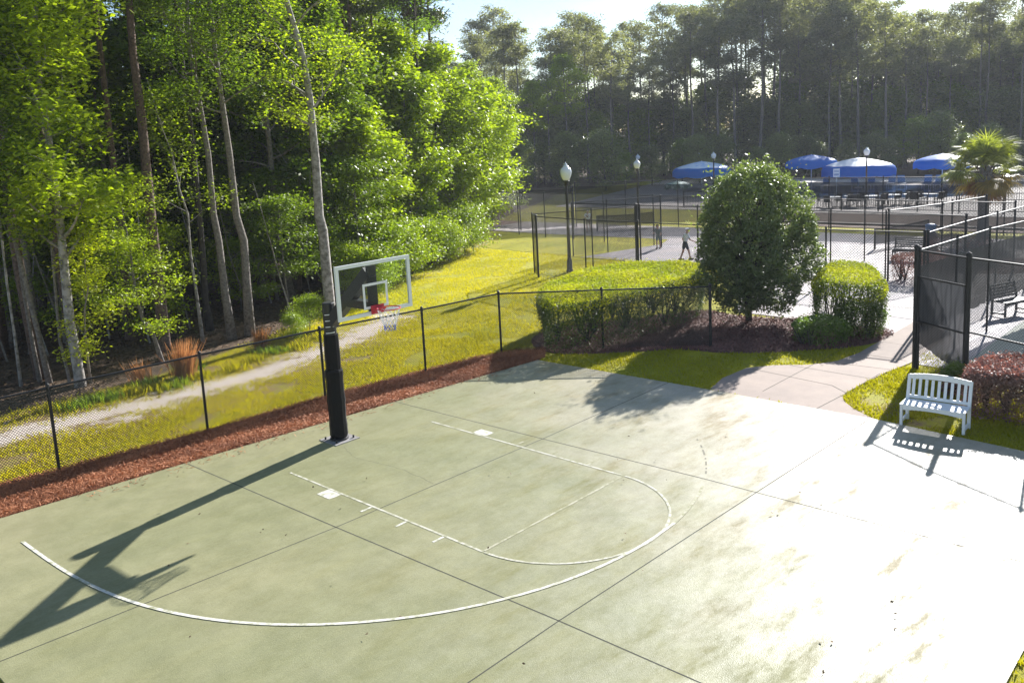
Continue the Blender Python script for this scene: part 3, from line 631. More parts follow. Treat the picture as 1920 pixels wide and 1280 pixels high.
# ============================================================ POOL UMBRELLAS
def umbrella(xy, r_, h_, label, top='bluecanvas', name='pool_umbrella', cat='umbrella', grp='big blue umbrellas on the pool deck'):
    base = np.array([xy[0], xy[1], 0]); t = thing(name, label, cat, base, grp); K = 8; N = 48
    v = []; f = []; D_ = .5*r_; lv = [(0.02, h_), (.25, h_-.07*D_), (.5, h_-.17*D_), (.72, h_-.28*D_), (.88, h_-.39*D_), (.96, h_-.5*D_), (1.0, h_-.66*D_), (.995, h_-.98*D_)]
    for j, (q, z) in enumerate(lv):
        for k in range(N):
            a = 2*math.pi*k/N; lobe = abs(math.sin(a*K/2)); rr = r_*q*(1+.02*lobe*(q > .5)); zz_ = z-.05*lobe*q-(.09*lobe if j == 7 else 0)
            v.append((rr*math.cos(a), rr*math.sin(a), zz_))
    for j in range(7):
        for k in range(N): f.append((j*N+k, (j+1)*N+k, (j+1)*N+(k+1) % N, j*N+(k+1) % N))
    f.append(tuple(range(N)))
    top_f = [q for q in f if len(q) > 4 or min(q) < 4*N]; low_f = [q for q in f if len(q) == 4 and min(q) >= 4*N]
    if top == 'bluecanvas': raw('canopy', v, f, top, t, True)
    else: raw('canopy', v, top_f, top, t, True); raw('valance', v, low_f, 'bluecanvas' if r_ > 2 else top, t, True)
    MB().tube([(0, 0, 0), (0, 0, h_+.05)], .045, 8).build('pole', 'whitepaint', t)
    rb = MB()
    for k in range(K): a = 2*math.pi*k/K; rb.tube([(0, 0, h_-.1), (r_*.9*math.cos(a), r_*.9*math.sin(a), h_-.48*D_)], .02, 4)
    rb.build('ribs', 'whitepaint', t); MB().lathe((0, 0, 0), [(.35, 0), (.35, .08), (.08, .12)], 12).build('foot', 'tan', t)
    return t
M['sheen'] = mat('sun_bleached_canvas', (.75, .76, .78), .6)  # even white canvas for an umbrella top
M['bluesheen'] = mat('faded_blue_canvas', (.25, .45, .75), .4, noise=((.62, .72, .8), 1.6, .38, .52))  # blue canvas with noise patches of paler blue
umbrella(G(1316, 355)[:2], 2.85, 2.8, 'leftmost blue pool umbrella with a pale top beside the two lamp globes', 'bluesheen')
umbrella(G(1521, 352)[:2], 2.3, 3.1, 'blue umbrella directly behind and left of the white topped one', 'bluecanvas')
umbrella(G(1609, 353)[:2], 3.1, 2.75, 'large umbrella with a white top and deep scalloped blue edge', 'sheen')
umbrella(G(1766, 350)[:2], 2.3, 2.85, 'blue pool umbrella partly hidden by the palm', 'bluecanvas')
umbrella(G(1270, 372)[:2], 1.15, 1.55, 'small low green patio umbrella left of the blue umbrellas', mat('green_canvas', (.02, .10, .06), .6, noise=((.5, .6, .55), 3, .5, .6)), grp=None)

# ============================================================ VEGETATION
def unit(v): v = np.asarray(v, float); return v/(np.linalg.norm(v)+1e-9)
def grow(seed, H, cb, cr_, nl, r0, leafn, lsize, lmat, bark, cl=(.42, .42, .2), asp=.55, up=.9, tw=.5, top=.93, path=None, fork=0, subs=4, rise=(.15, .7), prof=None, sides=8, hi_yellow=0, droop=.2, crownshift=None):
    """returns (trunk MB, leaf centres, r values); tree stands at the origin"""
    rng = np.random.default_rng(seed); T = MB()
    if path is None:
        n = 7; off = np.cumsum(rng.normal(size=(n, 2))*.05*H/n*tw*2, 0); off[0] = 0
        path = [np.array([off[i][0], off[i][1], -.15+(H*top+.15)*i/(n-1)]) for i in range(n)]
    path = [np.array(p, float) for p in path]; zs = np.array([p[2] for p in path])
    def at(z): return np.array([np.interp(z, zs, [p[k] for p in path]) for k in range(3)])
    def rad(z): return r0*(1-.82*np.clip(z/H, 0, 1))
    T.tube(path, [rad(p[2])*(1.35 if i == 0 else 1) for i, p in enumerate(path)], sides+2)
    tips = []; ga = rng.uniform(0, 6.28)
    for k in range(nl):
        q = (k+rng.uniform(-.3, .3))/max(1, nl-1); q = min(max(q, 0), 1); z = cb+(H*top-cb)*q*.97
        az = ga+k*2.4+rng.uniform(-.4, .4); el = rng.uniform(*rise)+.35*q
        pr_ = prof(q) if prof else (math.sin(math.pi*min(1, q*.8+.22))**.7)
        L = cr_*pr_*rng.uniform(.7, 1.12)
        p = at(z); d = unit([math.cos(az)*math.cos(el), math.sin(az)*math.cos(el), math.sin(el)])
        pts = [p]; nseg = 4
        for j in range(nseg):
            d = unit(d+rng.normal(size=3)*.16+[0, 0, .05-droop*.1*j]); pts.append(pts[-1]+d*L/nseg)
        rb = max(.012, rad(z)*.45)
        T.tube(pts, [rb*(1-.8*j/nseg) for j in range(nseg+1)], 5, False)
        tips.append(pts[-1]); 
        for j in range(subs):
            t = rng.uniform(.3, 1)*nseg; i0 = min(int(t), nseg-1); b = pts[i0]+(pts[i0+1]-pts[i0])*(t-i0)
            sd = unit(unit(pts[i0+1]-pts[i0])+rng.normal(size=3)*.75+[0, 0, .1]); sl_ = L*rng.uniform(.2, .42); e = b+sd*sl_
            T.tube([b, (b+e)/2+rng.normal(size=3)*.04*sl_, e], [rb*.35, rb*.2, .006], 4, False); tips += [e, (b+e)/2]
    tips.append(at(H*top)); tips = np.array(tips)
    ci = rng.integers(0, len(tips), leafn); wv = rng.uniform(.6, 1.4, len(tips))
    c = tips[ci]+np.clip(rng.normal(size=(leafn, 3)), -1.9, 1.9)*np.array(cl)*wv[ci][:, None]
    cv = rng.uniform(0, 1, len(tips)); r = .45*cv[ci]+.55*rng.uniform(0, 1, leafn)
    if hi_yellow: r = np.clip(r+hi_yellow*(c[:, 2]-c[:, 2].mean())/H, 0, 1)
    return T, c, r
def tree(name, label, cat, loc, group=None, lsize=.13, lmat='leafB', bark='bark', rz=0, asp=.55, up=.8, sc=1, seed=1, **k):
    T, c, r = grow(seed, lsize=lsize, lmat=lmat, bark=bark, **k)
    t = thing(name, label, cat, loc, group); t.rotation_euler = (0, 0, rz); t.scale = (sc, sc, sc)
    T.build('trunk', bark, t, True); leaves('crown', c, lsize, lmat, t, asp, up, np.random.default_rng(seed+50), r)
    return t
def traced(name, label, base, pxs, r0, H=None, bark='bark', lmat='leafB', seed=1, leafn=9000, nl=16, cr_=2.2, cb=8, cat='tree', lsize=.13, extra=1.0, **k):
    """front trees: the trunk leans as in the photograph, in an upright plane through its foot"""
    B = G(*base); B[2] = 0; P3 = [V(B, *q)-B for q in pxs]; P3 = [np.array([0, 0, -.5])+0*P3[0]]+[p for p in P3 if p[2] > .25]
    e = P3[-1]; d = unit(P3[-1]-P3[-3]); 
    while P3[-1][2] < (H or 12): P3.append(P3[-1]+d*1.2+np.array([.05, -.05, .3]))
    H = P3[-1][2]*1.04
    return tree(name, label, cat, (B[0], B[1], -.03-.9*float(sstep(edge_y(B[0])-B[1], 3, 25))), None, lsize, lmat, bark, seed=seed, H=H, cb=cb, cr_=cr_, nl=nl, r0=r0, leafn=leafn, path=P3, **k)

# ---- individual trees at the wood's edge, traced
traced('tree', 'leaning grey trunk with a bright yellow green crown at the far left edge', (150, 722), [(148, 700), (130, 600), (114, 430), (101, 336), (89, 242), (72, 158), (69, 67), (62, 0), (58, -60)], .15, 12, 'barkpale', 'leafA', 1, 17000, 30, 2.4, 3.5, lsize=.18, cl=(.34, .34, .24))
traced('pine_tree', 'thick reddish pine trunk rising out of frame left of the twin grey trunks', (312, 655), [(308, 640), (298, 540), (285, 430), (265, 218), (249, 100), (242, 0), (238, -80)], .20, 17, 'barkpine', 'needle', 2, 4000, 9, 2.5, 12, lsize=.2)
traced('tree', 'grey trunk with flared foot, left one of the pair near the orange grass', (437, 634), [(435, 625), (422, 550), (410, 450), (400, 400), (390, 285), (370, 168), (356, 100), (350, 0)], .14, 14, 'bark', 'leafB', 3, 9000, 16, 2.4, 7.5)
traced('tree', 'grey trunk curving up right of its twin beside the orange grass clump', (468, 628), [(467, 620), (462, 525), (457, 450), (443, 403), (430, 285), (413, 168), (400, 67), (393, 0)], .155, 14, 'bark', 'leafB', 4, 9000, 16, 2.6, 7.5)
traced('tree', 'slender brown trunk behind the twin grey trunks', (395, 618), [(385, 560), (380, 480), (373, 397), (363, 285), (353, 200), (340, 100), (333, 33)], .13, 14, 'barkdark', 'leafC', 5, 8000, 14, 2.4, 8)
traced('tree', 'thin pale leaning sapling stem left of the twin trunks', (381, 640), [(380, 630), (367, 540), (357, 475), (352, 400), (336, 353), (322, 285), (302, 235)], .055, 7.4, 'barkpale', 'leafA', 6, 2600, 12, 1.5, 4.0, lsize=.11)
traced('birch_tree', 'pale white barked tree rising behind the backboard post', (622, 612), [(620, 590), (616, 547), (605, 430), (598, 403), (592, 302), (587, 252), (581, 185), (569, 111), (557, 67), (542, 17), (537, 0), (525, -60)], .20, 14, 'barkpale', 'leafA', 7, 9000, 16, 2.6, 6.5, lsize=.12)
traced('sapling', 'thin crooked white stem at the left border of the picture', (39, 722), [(38, 710), (25, 612), (12, 525), (2, 437), (-8, 330)], .045, 9, 'barkpale', 'leafB', 8, 3000, 9, 1.6, 4.5)
traced('tree', 'dark leaning trunk, left of two behind the low fence at far left', (95, 716), [(93, 706), (72, 625), (55, 560), (42, 507), (22, 425), (5, 340)], .08, 11, 'bark', 'leafB', 9, 6000, 12, 2.0, 5)
traced('tree', 'dark leaning trunk, right of two behind the low fence at far left', (76, 714), [(74, 706), (57, 620), (45, 550), (33, 470), (20, 380)], .06, 11, 'bark', 'leafC', 10, 6000, 12, 2.0, 5)
traced('sapling', 'slim grey stem just left of the big leaning grey trunk', (130, 716), [(128, 700), (112, 637), (105, 560), (97, 470), (92, 400)], .05, 8, 'bark', 'leafB', 11, 4000, 12, 1.7, 4.2)
traced('understory_tree', 'low spreading tree with light green layers left of the orange grass', (310, 678), [(306, 668), (287, 625), (268, 600), (258, 560), (250, 520), (246, 480)], .07, 3.5, 'bark', 'leafA', 12, 8500, 17, 1.75, 1.3, lsize=.10, rise=(-.05, .3), cl=(.34, .34, .1), prof=lambda q: 1-.3*q)
traced('understory_tree', 'yellow green leafy sapling in front of the leaning grey trunk', (170, 716), [(168, 700), (160, 640), (158, 580), (165, 540), (160, 510)], .035, 3.4, 'twig', 'leafY', 13, 3000, 12, .75, .7, lsize=.11, rise=(.1, .5), cl=(.24, .24, .15))
traced('tree', 'dark trunk standing in the middle of the bright green trees', (800, 478), [(800, 440), (797, 336), (793, 240), (785, 150), (777, 70), (776, 0)], .16, 15, 'barkdark', 'leafC', 14, 5000, 10, 2.0, 11)
traced('tree', 'thin dark straight trunk at the right of the bright green trees', (826, 470), [(825, 440), (820, 330), (816, 235), (812, 150)], .09, 9.5, 'barkdark', 'leafA', 15, 12000, 20, 2.6, 3.2)

# ---- prototypes copied through the wood
zone = np.random.default_rng(77)
protos = {
 'maple1': dict(H=11, cb=1.6, cr_=3.0, nl=30, r0=.13, leafn=17000, lsize=.24, lmat='leafA', seed=31, cl=(.38, .38, .17)),
 'maple2': dict(H=9.5, cb=1.2, cr_=2.7, nl=28, r0=.11, leafn=15000, lsize=.22, lmat='leafA', seed=32, cl=(.36, .36, .16)),
 'oak1': dict(H=13, cb=2.6, cr_=3.2, nl=28, r0=.17, leafn=16000, lsize=.22, lmat='leafB', seed=33, cl=(.38, .38, .18)),
 'oak2': dict(H=14, cb=4.2, cr_=3.1, nl=26, r0=.16, leafn=15000, lsize=.22, lmat='leafB', seed=34, cl=(.38, .38, .18)),
 'oak3': dict(H=15, cb=7, cr_=2.8, nl=22, r0=.15, leafn=13000, lsize=.2, lmat='leafA', seed=39, cl=(.36, .36, .18)),
 'dark1': dict(H=12, cb=1.0, cr_=3.0, nl=34, r0=.15, leafn=20000, lsize=.19, lmat='leafC', seed=35, cl=(.55, .55, .32)),
 'under1': dict(H=5, cb=1.2, cr_=2.0, nl=18, r0=.05, leafn=7500, lsize=.13, lmat='leafB', seed=36, cl=(.4, .4, .12), rise=(-.05, .35)),
 'under2': dict(H=3.4, cb=.6, cr_=1.5, nl=16, r0=.035, leafn=5000, lsize=.12, lmat='leafA', seed=37, cl=(.3, .3, .12), rise=(.0, .5)),
 'bush1': dict(H=2.2, cb=.15, cr_=1.3, nl=18, r0=.03, leafn=6500, lsize=.11, lmat='leafA', seed=38, cl=(.3, .3, .2), rise=(.3, .9)),
}
LAB = {'maple1': ('leafy_tree', 'bright green leafy tree standing along the edge of the left wood'), 'maple2': ('leafy_tree', 'bright green leafy tree standing along the edge of the left wood'),
 'oak1': ('leafy_tree', 'tall mid green tree filling the canopy of the left wood'), 'oak2': ('leafy_tree', 'tall mid green tree filling the canopy of the left wood'),
 'oak3': ('leafy_tree', 'slim tree with a high bright crown near the front of the left wood'), 'dark1': ('shaded_tree', 'dark green tree deep in the shade of the left wood'), 'under1': ('understory_tree', 'small layered tree under the canopy of the left wood'),
 'under2': ('understory_tree', 'small layered tree under the canopy of the left wood'), 'bush1': ('shrub', 'low leafy shrub at the foot of the left wood')}
GRP = {'leafy_tree': 'leafy trees of the left wood', 'shaded_tree': 'shaded trees of the left wood', 'understory_tree': 'small trees under the left wood', 'shrub': 'shrubs at the foot of the left wood'}
PT = {}
def wz(x_, y_): return -.03-.9*float(sstep(edge_y(x_)-y_, 3, 25))*(x_ > -45)
def plant(kind, x_, y_, s=1, label=None, name=None, group=0):
    nm, lb = LAB[kind]
    g = GRP[nm] if group == 0 else group
    g = {'tall mid green tree filling the canopy of the left wood': 'tall trees of the left wood'}.get(lb, g)
    sc = (s*zone.uniform(.92, 1.08), s*zone.uniform(.92, 1.08), s*zone.uniform(.92, 1.1)); rz = zone.uniform(0, 6.28)
    if kind not in PT:
        t = tree(nm, label or lb, 'shrub' if nm == 'shrub' else 'tree', (x_, y_, wz(x_, y_)), g, bark='barkdark' if kind in ('dark1',) else 'bark', **protos[kind]); PT[kind] = t
    else:
        t = copy_tree(PT[kind], (x_, y_, wz(x_, y_)), label=label or lb, group=g)
        if not label: t['group'] = g
    if label and not group and 'group' in t: del t['group']
    t.rotation_euler = (0, 0, rz); t.scale = sc
    return t
# bright trees along the edge, right end of the wood
EL = ['outermost bright tree at the right end of the left wood', 'second bright tree in from the right end of the left wood', 'bright round crown beside the thin dark straight trunk', 'bright tree bulging over the lawn left of the dark trunk', 'tall bright tree above the right corner of the backboard', 'full green tree above the middle of the backboard', 'low bright tree just right of the white barked tree', 'bright tree behind and right of the backboard post', 'deeper green tree behind the white barked tree', 'tall green tree left of the white barked tree', 'bright tree partly covered by the white barked trunk', 'tall green tree between the twin trunks and the white barked tree', 'tallest green crown against the sky left of the open gap', 'small bright tree where the wood meets the far screened fence']
for (k_, px, py, s_), lb_ in zip([('maple1', 905, 446, .98), ('maple2', 868, 462, 1.0), ('maple1', 838, 462, 1.08), ('maple2', 790, 492, 1.05), ('maple1', 760, 488, 1.1), ('oak1', 722, 500, .95), ('maple2', 712, 528, .95), ('maple1', 660, 520, 1.0), ('oak1', 640, 535, 1.0), ('oak2', 560, 560, 1.0), ('maple1', 600, 530, 1.05), ('oak2', 500, 545, 1.05), ('oak1', 690, 480, 1.15), ('maple1', 930, 425, .9)], EL):
    g = G(px, py); t_ = plant(k_, g[0], g[1]-.5, s_, label=lb_, group=None)
bush_px = [(895, 470, 1.15), (908, 440, 1.5), (850, 490, .9), (880, 478, 1.0), (780, 520, 1.0), (800, 508, 1.1), (745, 535, 1.1), (715, 560, .9), (690, 560, .8), (830, 495, .8), (590, 620, .55), (560, 640, .4), (720, 520, 1.2), (655, 560, .9)]
for px, py, s_ in bush_px: g = G(px, py); plant('bush1', g[0], g[1]-.3, s_)
# rows through the wood
n_ = 0
for x_ in np.arange(6, -60, -3.0):
    for d_, ks in ((4.0, ('under1', 'under2')), (7.0, ('oak3', 'under1', 'oak3')), (11, ('oak1', 'dark1', 'oak2')), (15, ('dark1', 'oak2')), (20, ('dark1', 'oak1')), (26, ('dark1', 'dark1', 'oak2'))):
        xx = x_+zone.uniform(-1.2, 1.2); yy = edge_y(xx)-d_+zone.uniform(-1.2, 1.2)
        if xx < -38 and d_ > 16: continue
        if xx < -12 and d_ < 5 : continue
        if d_ < 8 and xx > 1.5: continue
        k_ = ks[int(zone.integers(len(ks)))]
        if xx > -9 and d_ < 12 and k_ in ('oak1', 'dark1'): k_ = 'oak2'
        if xx > -9 and d_ < 9 and zone.random() < .4: continue
        plant(k_, xx, yy, (.8 if xx < -14 else 1)*zone.uniform(.9, 1.15)*(1.1 if k_ in ('oak2', 'dark1') else 1)); n_ += 1
for px, py, s_ in [(120, 640, 1), (60, 600, 1.1), (20, 640, 1.1), (230, 610, .9), (330, 560, 1.1), (200, 560, 1.2), (540, 590, .9), (420, 560, 1.1), (520, 560, 1.2), (680, 545, 1.1), (270, 560, 1.1), (90, 560, 1.2)]:
    g = G(px, py); plant('under1', g[0], g[1], s_)
# bare thin stems among the trunks
for i, px in enumerate(range(15, 700, 38)):
    py = 700-.19*px+zone.uniform(-45, 6); g = G(px, py); H_ = zone.uniform(4, 8); p = [np.zeros(3)]
    dd = unit([zone.normal()*.15+.12, zone.normal()*.15-.1, 1]); 
    for j in range(6): dd = unit(dd+zone.normal(size=3)*.07); p.append(p[-1]+dd*H_/6)
    t = thing('dead_sapling', 'thin bare stem standing among the trunks in the shaded left wood', 'tree', (g[0], g[1], wz(g[0], g[1])), 'bare stems in the left wood')
    T = MB().tube(p, [.035*(1-.13*j) for j in range(7)], 5)
    T.build('trunk', 'barkpale' if i % 3 else 'bark', t); T2 = MB()
    for j in range(2, 6):
        e = p[j]+unit(zone.normal(size=3)+[0, 0, .5])*zone.uniform(.5, 1.2); T2.tube([p[j], (p[j]+e)/2+[0, 0, .08], e], [.012, .009, .004], 4, False)
    T2.build('branches', 'twig', t)

# tall pines over the left wood: bare stems with open crowns
def pineproto(seed, H=21, cb=.6, name='pine_tree', label='', loc=(0, 0, 0), grp=None, lm='needle', n=9000, cr=2.6, ls=.34):
    return tree(name, label, 'tree', loc, grp, lsize=ls, lmat=lm, bark='barkpine' if lm == 'needle' else 'bark', asp=.3, up=.5, seed=seed, H=H, cb=H*cb, cr_=cr, nl=20, r0=.2, leafn=n, cl=(.42, .42, .22), rise=(-.1, .5), subs=3, prof=lambda q: (.55+.9*q if q < .5 else 1.0)*(1-.55*max(0, q-.6)/.4), tw=.35)
tallp = []
for i, (px, py, top) in enumerate([(684, 470, 24), (703, 465, 25), (722, 460, 24), (766, 455, 23), (776, 452, 25), (786, 458, 26), (822, 440, 22), (560, 500, 24), (300, 540, 22), (420, 520, 24)]):
    g = G(px, py) if px != 822 else G(822, 440); d = FH*3+0; x_, y_ = g[0]+d[0]*1.2, g[1]+d[1]*1.2
    lb = 'tall straight pine rising above the leafy wood, its crown out of frame'
    if i < 2: t = pineproto(61+i, 22, .62, label=lb, loc=(x_, y_, wz(x_, y_)), grp='tall pines above the left wood'); tallp.append(t)
    else: t = copy_tree(tallp[i % 2], (x_, y_, wz(x_, y_)), zone.uniform(0, 6.28), top/23)

for i in range(34):
    x_ = zone.uniform(-24, 4); y_ = edge_y(x_)-zone.uniform(3.5, 15)
    c = copy_tree(tallp[i % 2], (x_, y_, wz(x_, y_)), zone.uniform(0, 6.28), 1, 'tall straight pine stem standing inside the left wood', 'pine stems inside the left wood'); q = zone.uniform(.55, .95); c.scale = (q, q, zone.uniform(.8, 1.1))

# ---- far tree line behind the pool
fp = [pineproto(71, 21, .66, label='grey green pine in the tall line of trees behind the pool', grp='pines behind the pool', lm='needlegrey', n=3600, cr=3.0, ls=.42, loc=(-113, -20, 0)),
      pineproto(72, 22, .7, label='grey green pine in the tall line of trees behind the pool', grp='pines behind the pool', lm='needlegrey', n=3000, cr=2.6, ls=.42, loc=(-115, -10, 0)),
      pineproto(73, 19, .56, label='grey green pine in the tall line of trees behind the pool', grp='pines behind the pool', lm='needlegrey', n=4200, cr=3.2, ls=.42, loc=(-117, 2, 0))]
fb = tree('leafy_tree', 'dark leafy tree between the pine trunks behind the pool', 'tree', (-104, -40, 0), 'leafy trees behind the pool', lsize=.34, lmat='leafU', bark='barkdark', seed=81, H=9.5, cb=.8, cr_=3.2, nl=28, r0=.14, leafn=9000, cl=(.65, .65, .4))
fb2 = tree('leafy_tree', 'brighter green leafy tree among the pines behind the pool', 'tree', (-106, -4, 0), 'brighter leafy trees behind the pool', lsize=.32, lmat='leafB', bark='barkdark', seed=82, H=9, cb=1.5, cr_=2.8, nl=26, r0=.12, leafn=8000, cl=(.6, .6, .35))
def col_profile(px):  # height of the tree tops above the ground by picture column
    return np.interp(px, [860, 930, 950, 1010, 1100, 1160, 1230, 1300, 1400, 1500, 1600, 1700, 1760, 1800, 1860, 1920, 2100], [100, 5, 20, 75, 0, 45, 30, -30, -60, -70, -60, -25, 20, 30, -15, -40, -60])
rg = np.random.default_rng(9)
for row, (dist, npx, step) in enumerate([(116, 0, 40), (124, 0, 36), (134, 0, 36), (146, 0, 40)]):
    for px in np.arange(780, 2200, step):
        p_ = px+rg.uniform(-14, 14); dd = ray(p_, 300); dd = dd/np.hypot(dd[0], dd[1]); q = CP+dd*(dist+rg.uniform(-4, 4))*(1 if p_ > 1200 else .94)
        hor = 306-100*p_/1920; top = col_profile(p_)+rg.uniform(0, 30)+(0 if rg.random() < .35 else rg.uniform(10, 75))
        Ht = (hor-top)/FOC*(np.dot(q-CP, AF))+6.24
        c = copy_tree(fp[int(rg.integers(3))], (q[0], q[1], 0), rg.uniform(0, 6.28), max(.5, Ht/21))
    for px in np.arange(760, 2200, step*1.15):
        if row > 2: break
        p_ = px+rg.uniform(-20, 20); dd = ray(p_, 300); dd = dd/np.hypot(dd[0], dd[1]); q = CP+dd*((dist-14 if row == 0 else dist-4)+rg.uniform(-4, 4))*(1 if p_ > 1200 else .94)
        copy_tree(fb2 if (rg.random() < (.35 if p_ > 1400 else .15)) else fb, (q[0], q[1], 0), rg.uniform(0, 6.28), rg.uniform(.6, 1.15)*(1.65 if row == 2 else 1.15 if row else .62))
for p_, py_, s_ in ((1002, 190, .88), (1066, 160, 1.08)):
    dd = ray(p_, 300); dd = dd/np.hypot(dd[0], dd[1]); q = CP+dd*103
    copy_tree(PT['oak3'], (q[0], q[1], 0), rg.uniform(0, 6.28), s_, 'light green leafy crown standing out before the dark far pines, %s one' % ('lower left' if p_ < 1030 else 'upper right'), 'light crowns before the far pines')

# ---- the round glossy bush tree
bt = thing('bush_tree', 'large rounded glossy evergreen standing between the two clipped hedges', 'tree', (-14.45, 1.62, 0))
rng = np.random.default_rng(12); T = MB(); T.tube([(0, 0, -.1), (.03, .02, .9), (0, .05, 2.2), (.05, 0, 4.0)], [.12, .1, .07, .02], 9)
tips = []
for k in range(120):
    q = k/119; z = .45+q*3.75; a = k*2.4+rng.uniform(-.3, .3); R_ = 1.78*math.sin(math.pi*min(1, .36+.5*q))**.42*rng.uniform(.75, 1.05)
    e = np.array([R_*math.cos(a), R_*math.sin(a), z+.25+rng.uniform(-.1, .35)]); b = np.array([0, 0, z*.75]); T.tube([b, (b+e)/2+[0, 0, .12], e], [.03, .018, .006], 4, False)
    tips += [e, b+(e-b)*.8, b+(e-b)*.55]
tips += [np.array([x_, y_, 4.75+rng.uniform(-.2, .25)]) for x_, y_ in rng.normal(size=(16, 2))*.65]
tips = np.array(tips); ci = rng.integers(0, len(tips), 70000); c = tips[ci]+np.clip(rng.normal(size=(70000, 3)), -1.8, 1.8)*[.25, .25, .19]
# several overlapping boughs of leaves give an uneven outline with gaps
LX = np.array([-.68, .73, 0]); LF = np.array([.73, .68, 0])
lobes = [(.15, 0, 3.75, 1.3, 1.25), (1.0, .2, 3.35, 1.05, 1.15), (1.55, 0, 2.0, 1.0, .95), (-.80, .1, 3.1, .86, 1.1), (-.75, .3, 1.5, .9, .95), (0, .7, 2.3, 1.15, 1.2), (.75, .5, 1.05, .85, .7), (0, -.9, 2.6, 1.2, 1.5), (-.3, .5, .85, .7, .5), (.5, -.2, 4.4, .6, .55), (-.55, .2, 4.15, .7, .6), (1.75, .3, 2.9, .55, .6), (-1.2, 0, 2.3, .55, .7)]
C_ = np.array([LX*a+LF*b+[0, 0, z] for a, b, z, r1, r2 in lobes]); out = []
for i, (a, b, z, r1, r2) in enumerate(lobes):
    ns = int(9500*r1*r2); u_ = rng.normal(size=(ns, 3)); u_ /= np.linalg.norm(u_, axis=1)[:, None]; az = np.arctan2(u_[:, 1], u_[:, 0]); el = np.arcsin(u_[:, 2])
    wb = 1+.13*np.sin(az*3+el*2+i)+.10*np.sin(az*5-el*6+i*2)+.08*np.sin(az*9+el*8+i); p = C_[i]+u_*(wb*(1-np.abs(rng.normal(size=ns))*.16))[:, None]*[r1, r1, r2]
    keep = (np.sin(az*6+el*4+i)*np.sin(el*7-az*3+i) < .45) & (p[:, 2] > .12)
    for j, (a2, b2, z2, q1, q2) in enumerate(lobes):
        if j != i: keep &= np.sqrt((((p-C_[j])/[q1, q1, q2])**2).sum(1)) > .68
    out.append(p[keep])
    for k in range(5): e = C_[i]+unit(rng.normal(size=3))*r1*.8; m_ = np.array([0, 0, max(.3, z*.55)]); T.tube([m_, (m_+C_[i])/2+rng.normal(size=3)*.1, C_[i]*.6+e*.4, e], [.035, .025, .015, .006], 5, False)
c = np.concatenate(out+[c[:5000]]); c = c[c[:, 2] > .12]
r = rng.uniform(0, .7, len(c))+.3*sstep(c[:, 2], 2.5, 5)+.12*np.sin(c[:, 0]*4)*np.sin(c[:, 1]*4+c[:, 2]*3)
bt.scale = (.92, .92, 1)
T.build('trunk', 'barkdark', bt, True); leaves('crown', c, .105, 'holly', bt, .5, .3, rng, r)

# ---- clipped hedges
def hedge(name, label, poly, h, n, side='hedge', top='hedgetop', seed=1, stems=9, lsz=.06, rnd=.16, low=.42, group=None, topn=.4, taper=.25, dome=.0, stem='barkdark', toplift=0.0, cover=.0):
    poly = np.array(poly, float); cen = poly.mean(0); base = np.array([*cen, 0]); t = thing(name, label, 'hedge', base, group); rng = np.random.default_rng(seed)
    L = np.linalg.norm(np.roll(poly, -1, 0)-poly, axis=1); cs = np.concatenate([[0], np.cumsum(L)])
    def inward(P, q): return cen+(P-cen)*q
    # side shell
    ns = int(n*(1-topn)); s = rng.uniform(0, cs[-1], ns); i = np.searchsorted(cs, s)-1; i = np.clip(i, 0, len(poly)-1); f = (s-cs[i])/L[i]
    P = poly[i]+(np.roll(poly, -1, 0)[i]-poly[i])*f[:, None]; z = rng.uniform(0, 1, ns)**.8
    keep = rng.uniform(0, 1, ns) < low+(1-low)*sstep(z+.22*np.sin(s*2.1+np.sin(s*5)*.8), .12, .62); P, z, s = P[keep], z[keep], s[keep]
    wob = .05*np.sin(s*3.3+z*5)+.03*np.sin(s*9+z*11)
    nd = unit_rows(P-cen); depth = np.abs(rng.normal(size=len(P)))*.11-.16*(rng.uniform(size=len(P)) < .04)
    round_ = rnd*sstep(z, .98-rnd, 1.0)
    tp = (1-z)*taper
    Q = P-nd*(depth+tp+round_)[:, None]+nd*wob[:, None]; zz_ = z*h
    a = np.column_stack([Q, zz_])
    # top
    nt = int(n*topn); q = scatter(poly, nt, rng); dc = np.array([dist_edge(poly, q)]).ravel()
    zt = h+.03*np.sin(q[:, 0]*2.4)+.03*np.sin(q[:, 1]*3)-rnd*(1-sstep(dc, 0, .12+rnd))**2+dome*sstep(dc, 0, 1.2)+rng.normal(size=nt)*.03+.02+.10*(rng.uniform(size=nt) < .03)
    b = np.column_stack([q, zt])
    # inner filling
    m_ = int(n*.22); qi = scatter(poly, m_, rng); zi = h*rng.uniform(.45, .97, m_); keepi = rng.uniform(0, 1, m_) < sstep(zi/h, .35, .8); c = np.column_stack([inward(qi, .96), zi])[keepi]
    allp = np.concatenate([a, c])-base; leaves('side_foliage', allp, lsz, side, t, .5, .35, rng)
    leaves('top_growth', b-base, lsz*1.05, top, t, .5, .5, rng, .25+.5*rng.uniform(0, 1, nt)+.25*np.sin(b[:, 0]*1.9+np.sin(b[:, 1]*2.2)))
    T = MB()
    for k in range(stems):
        p = scatter(poly, 1, rng)[0]; p = inward(p, .8)-cen
        for j in range(6):
            e = p+np.clip(rng.normal(size=2), -1.5, 1.5)*min(.42, .16*cs[-1]/6.28); T.tube([(*p, -.05), (*(p+(e-p)*.3+rng.normal(size=2)*.05), h*.3), (*e, h*.86)], [.03, .022, .01], 5, False)
    T.build('stems', stem, t)
    return t
def unit_rows(v): return v/(np.linalg.norm(v, axis=1)[:, None]+1e-9)
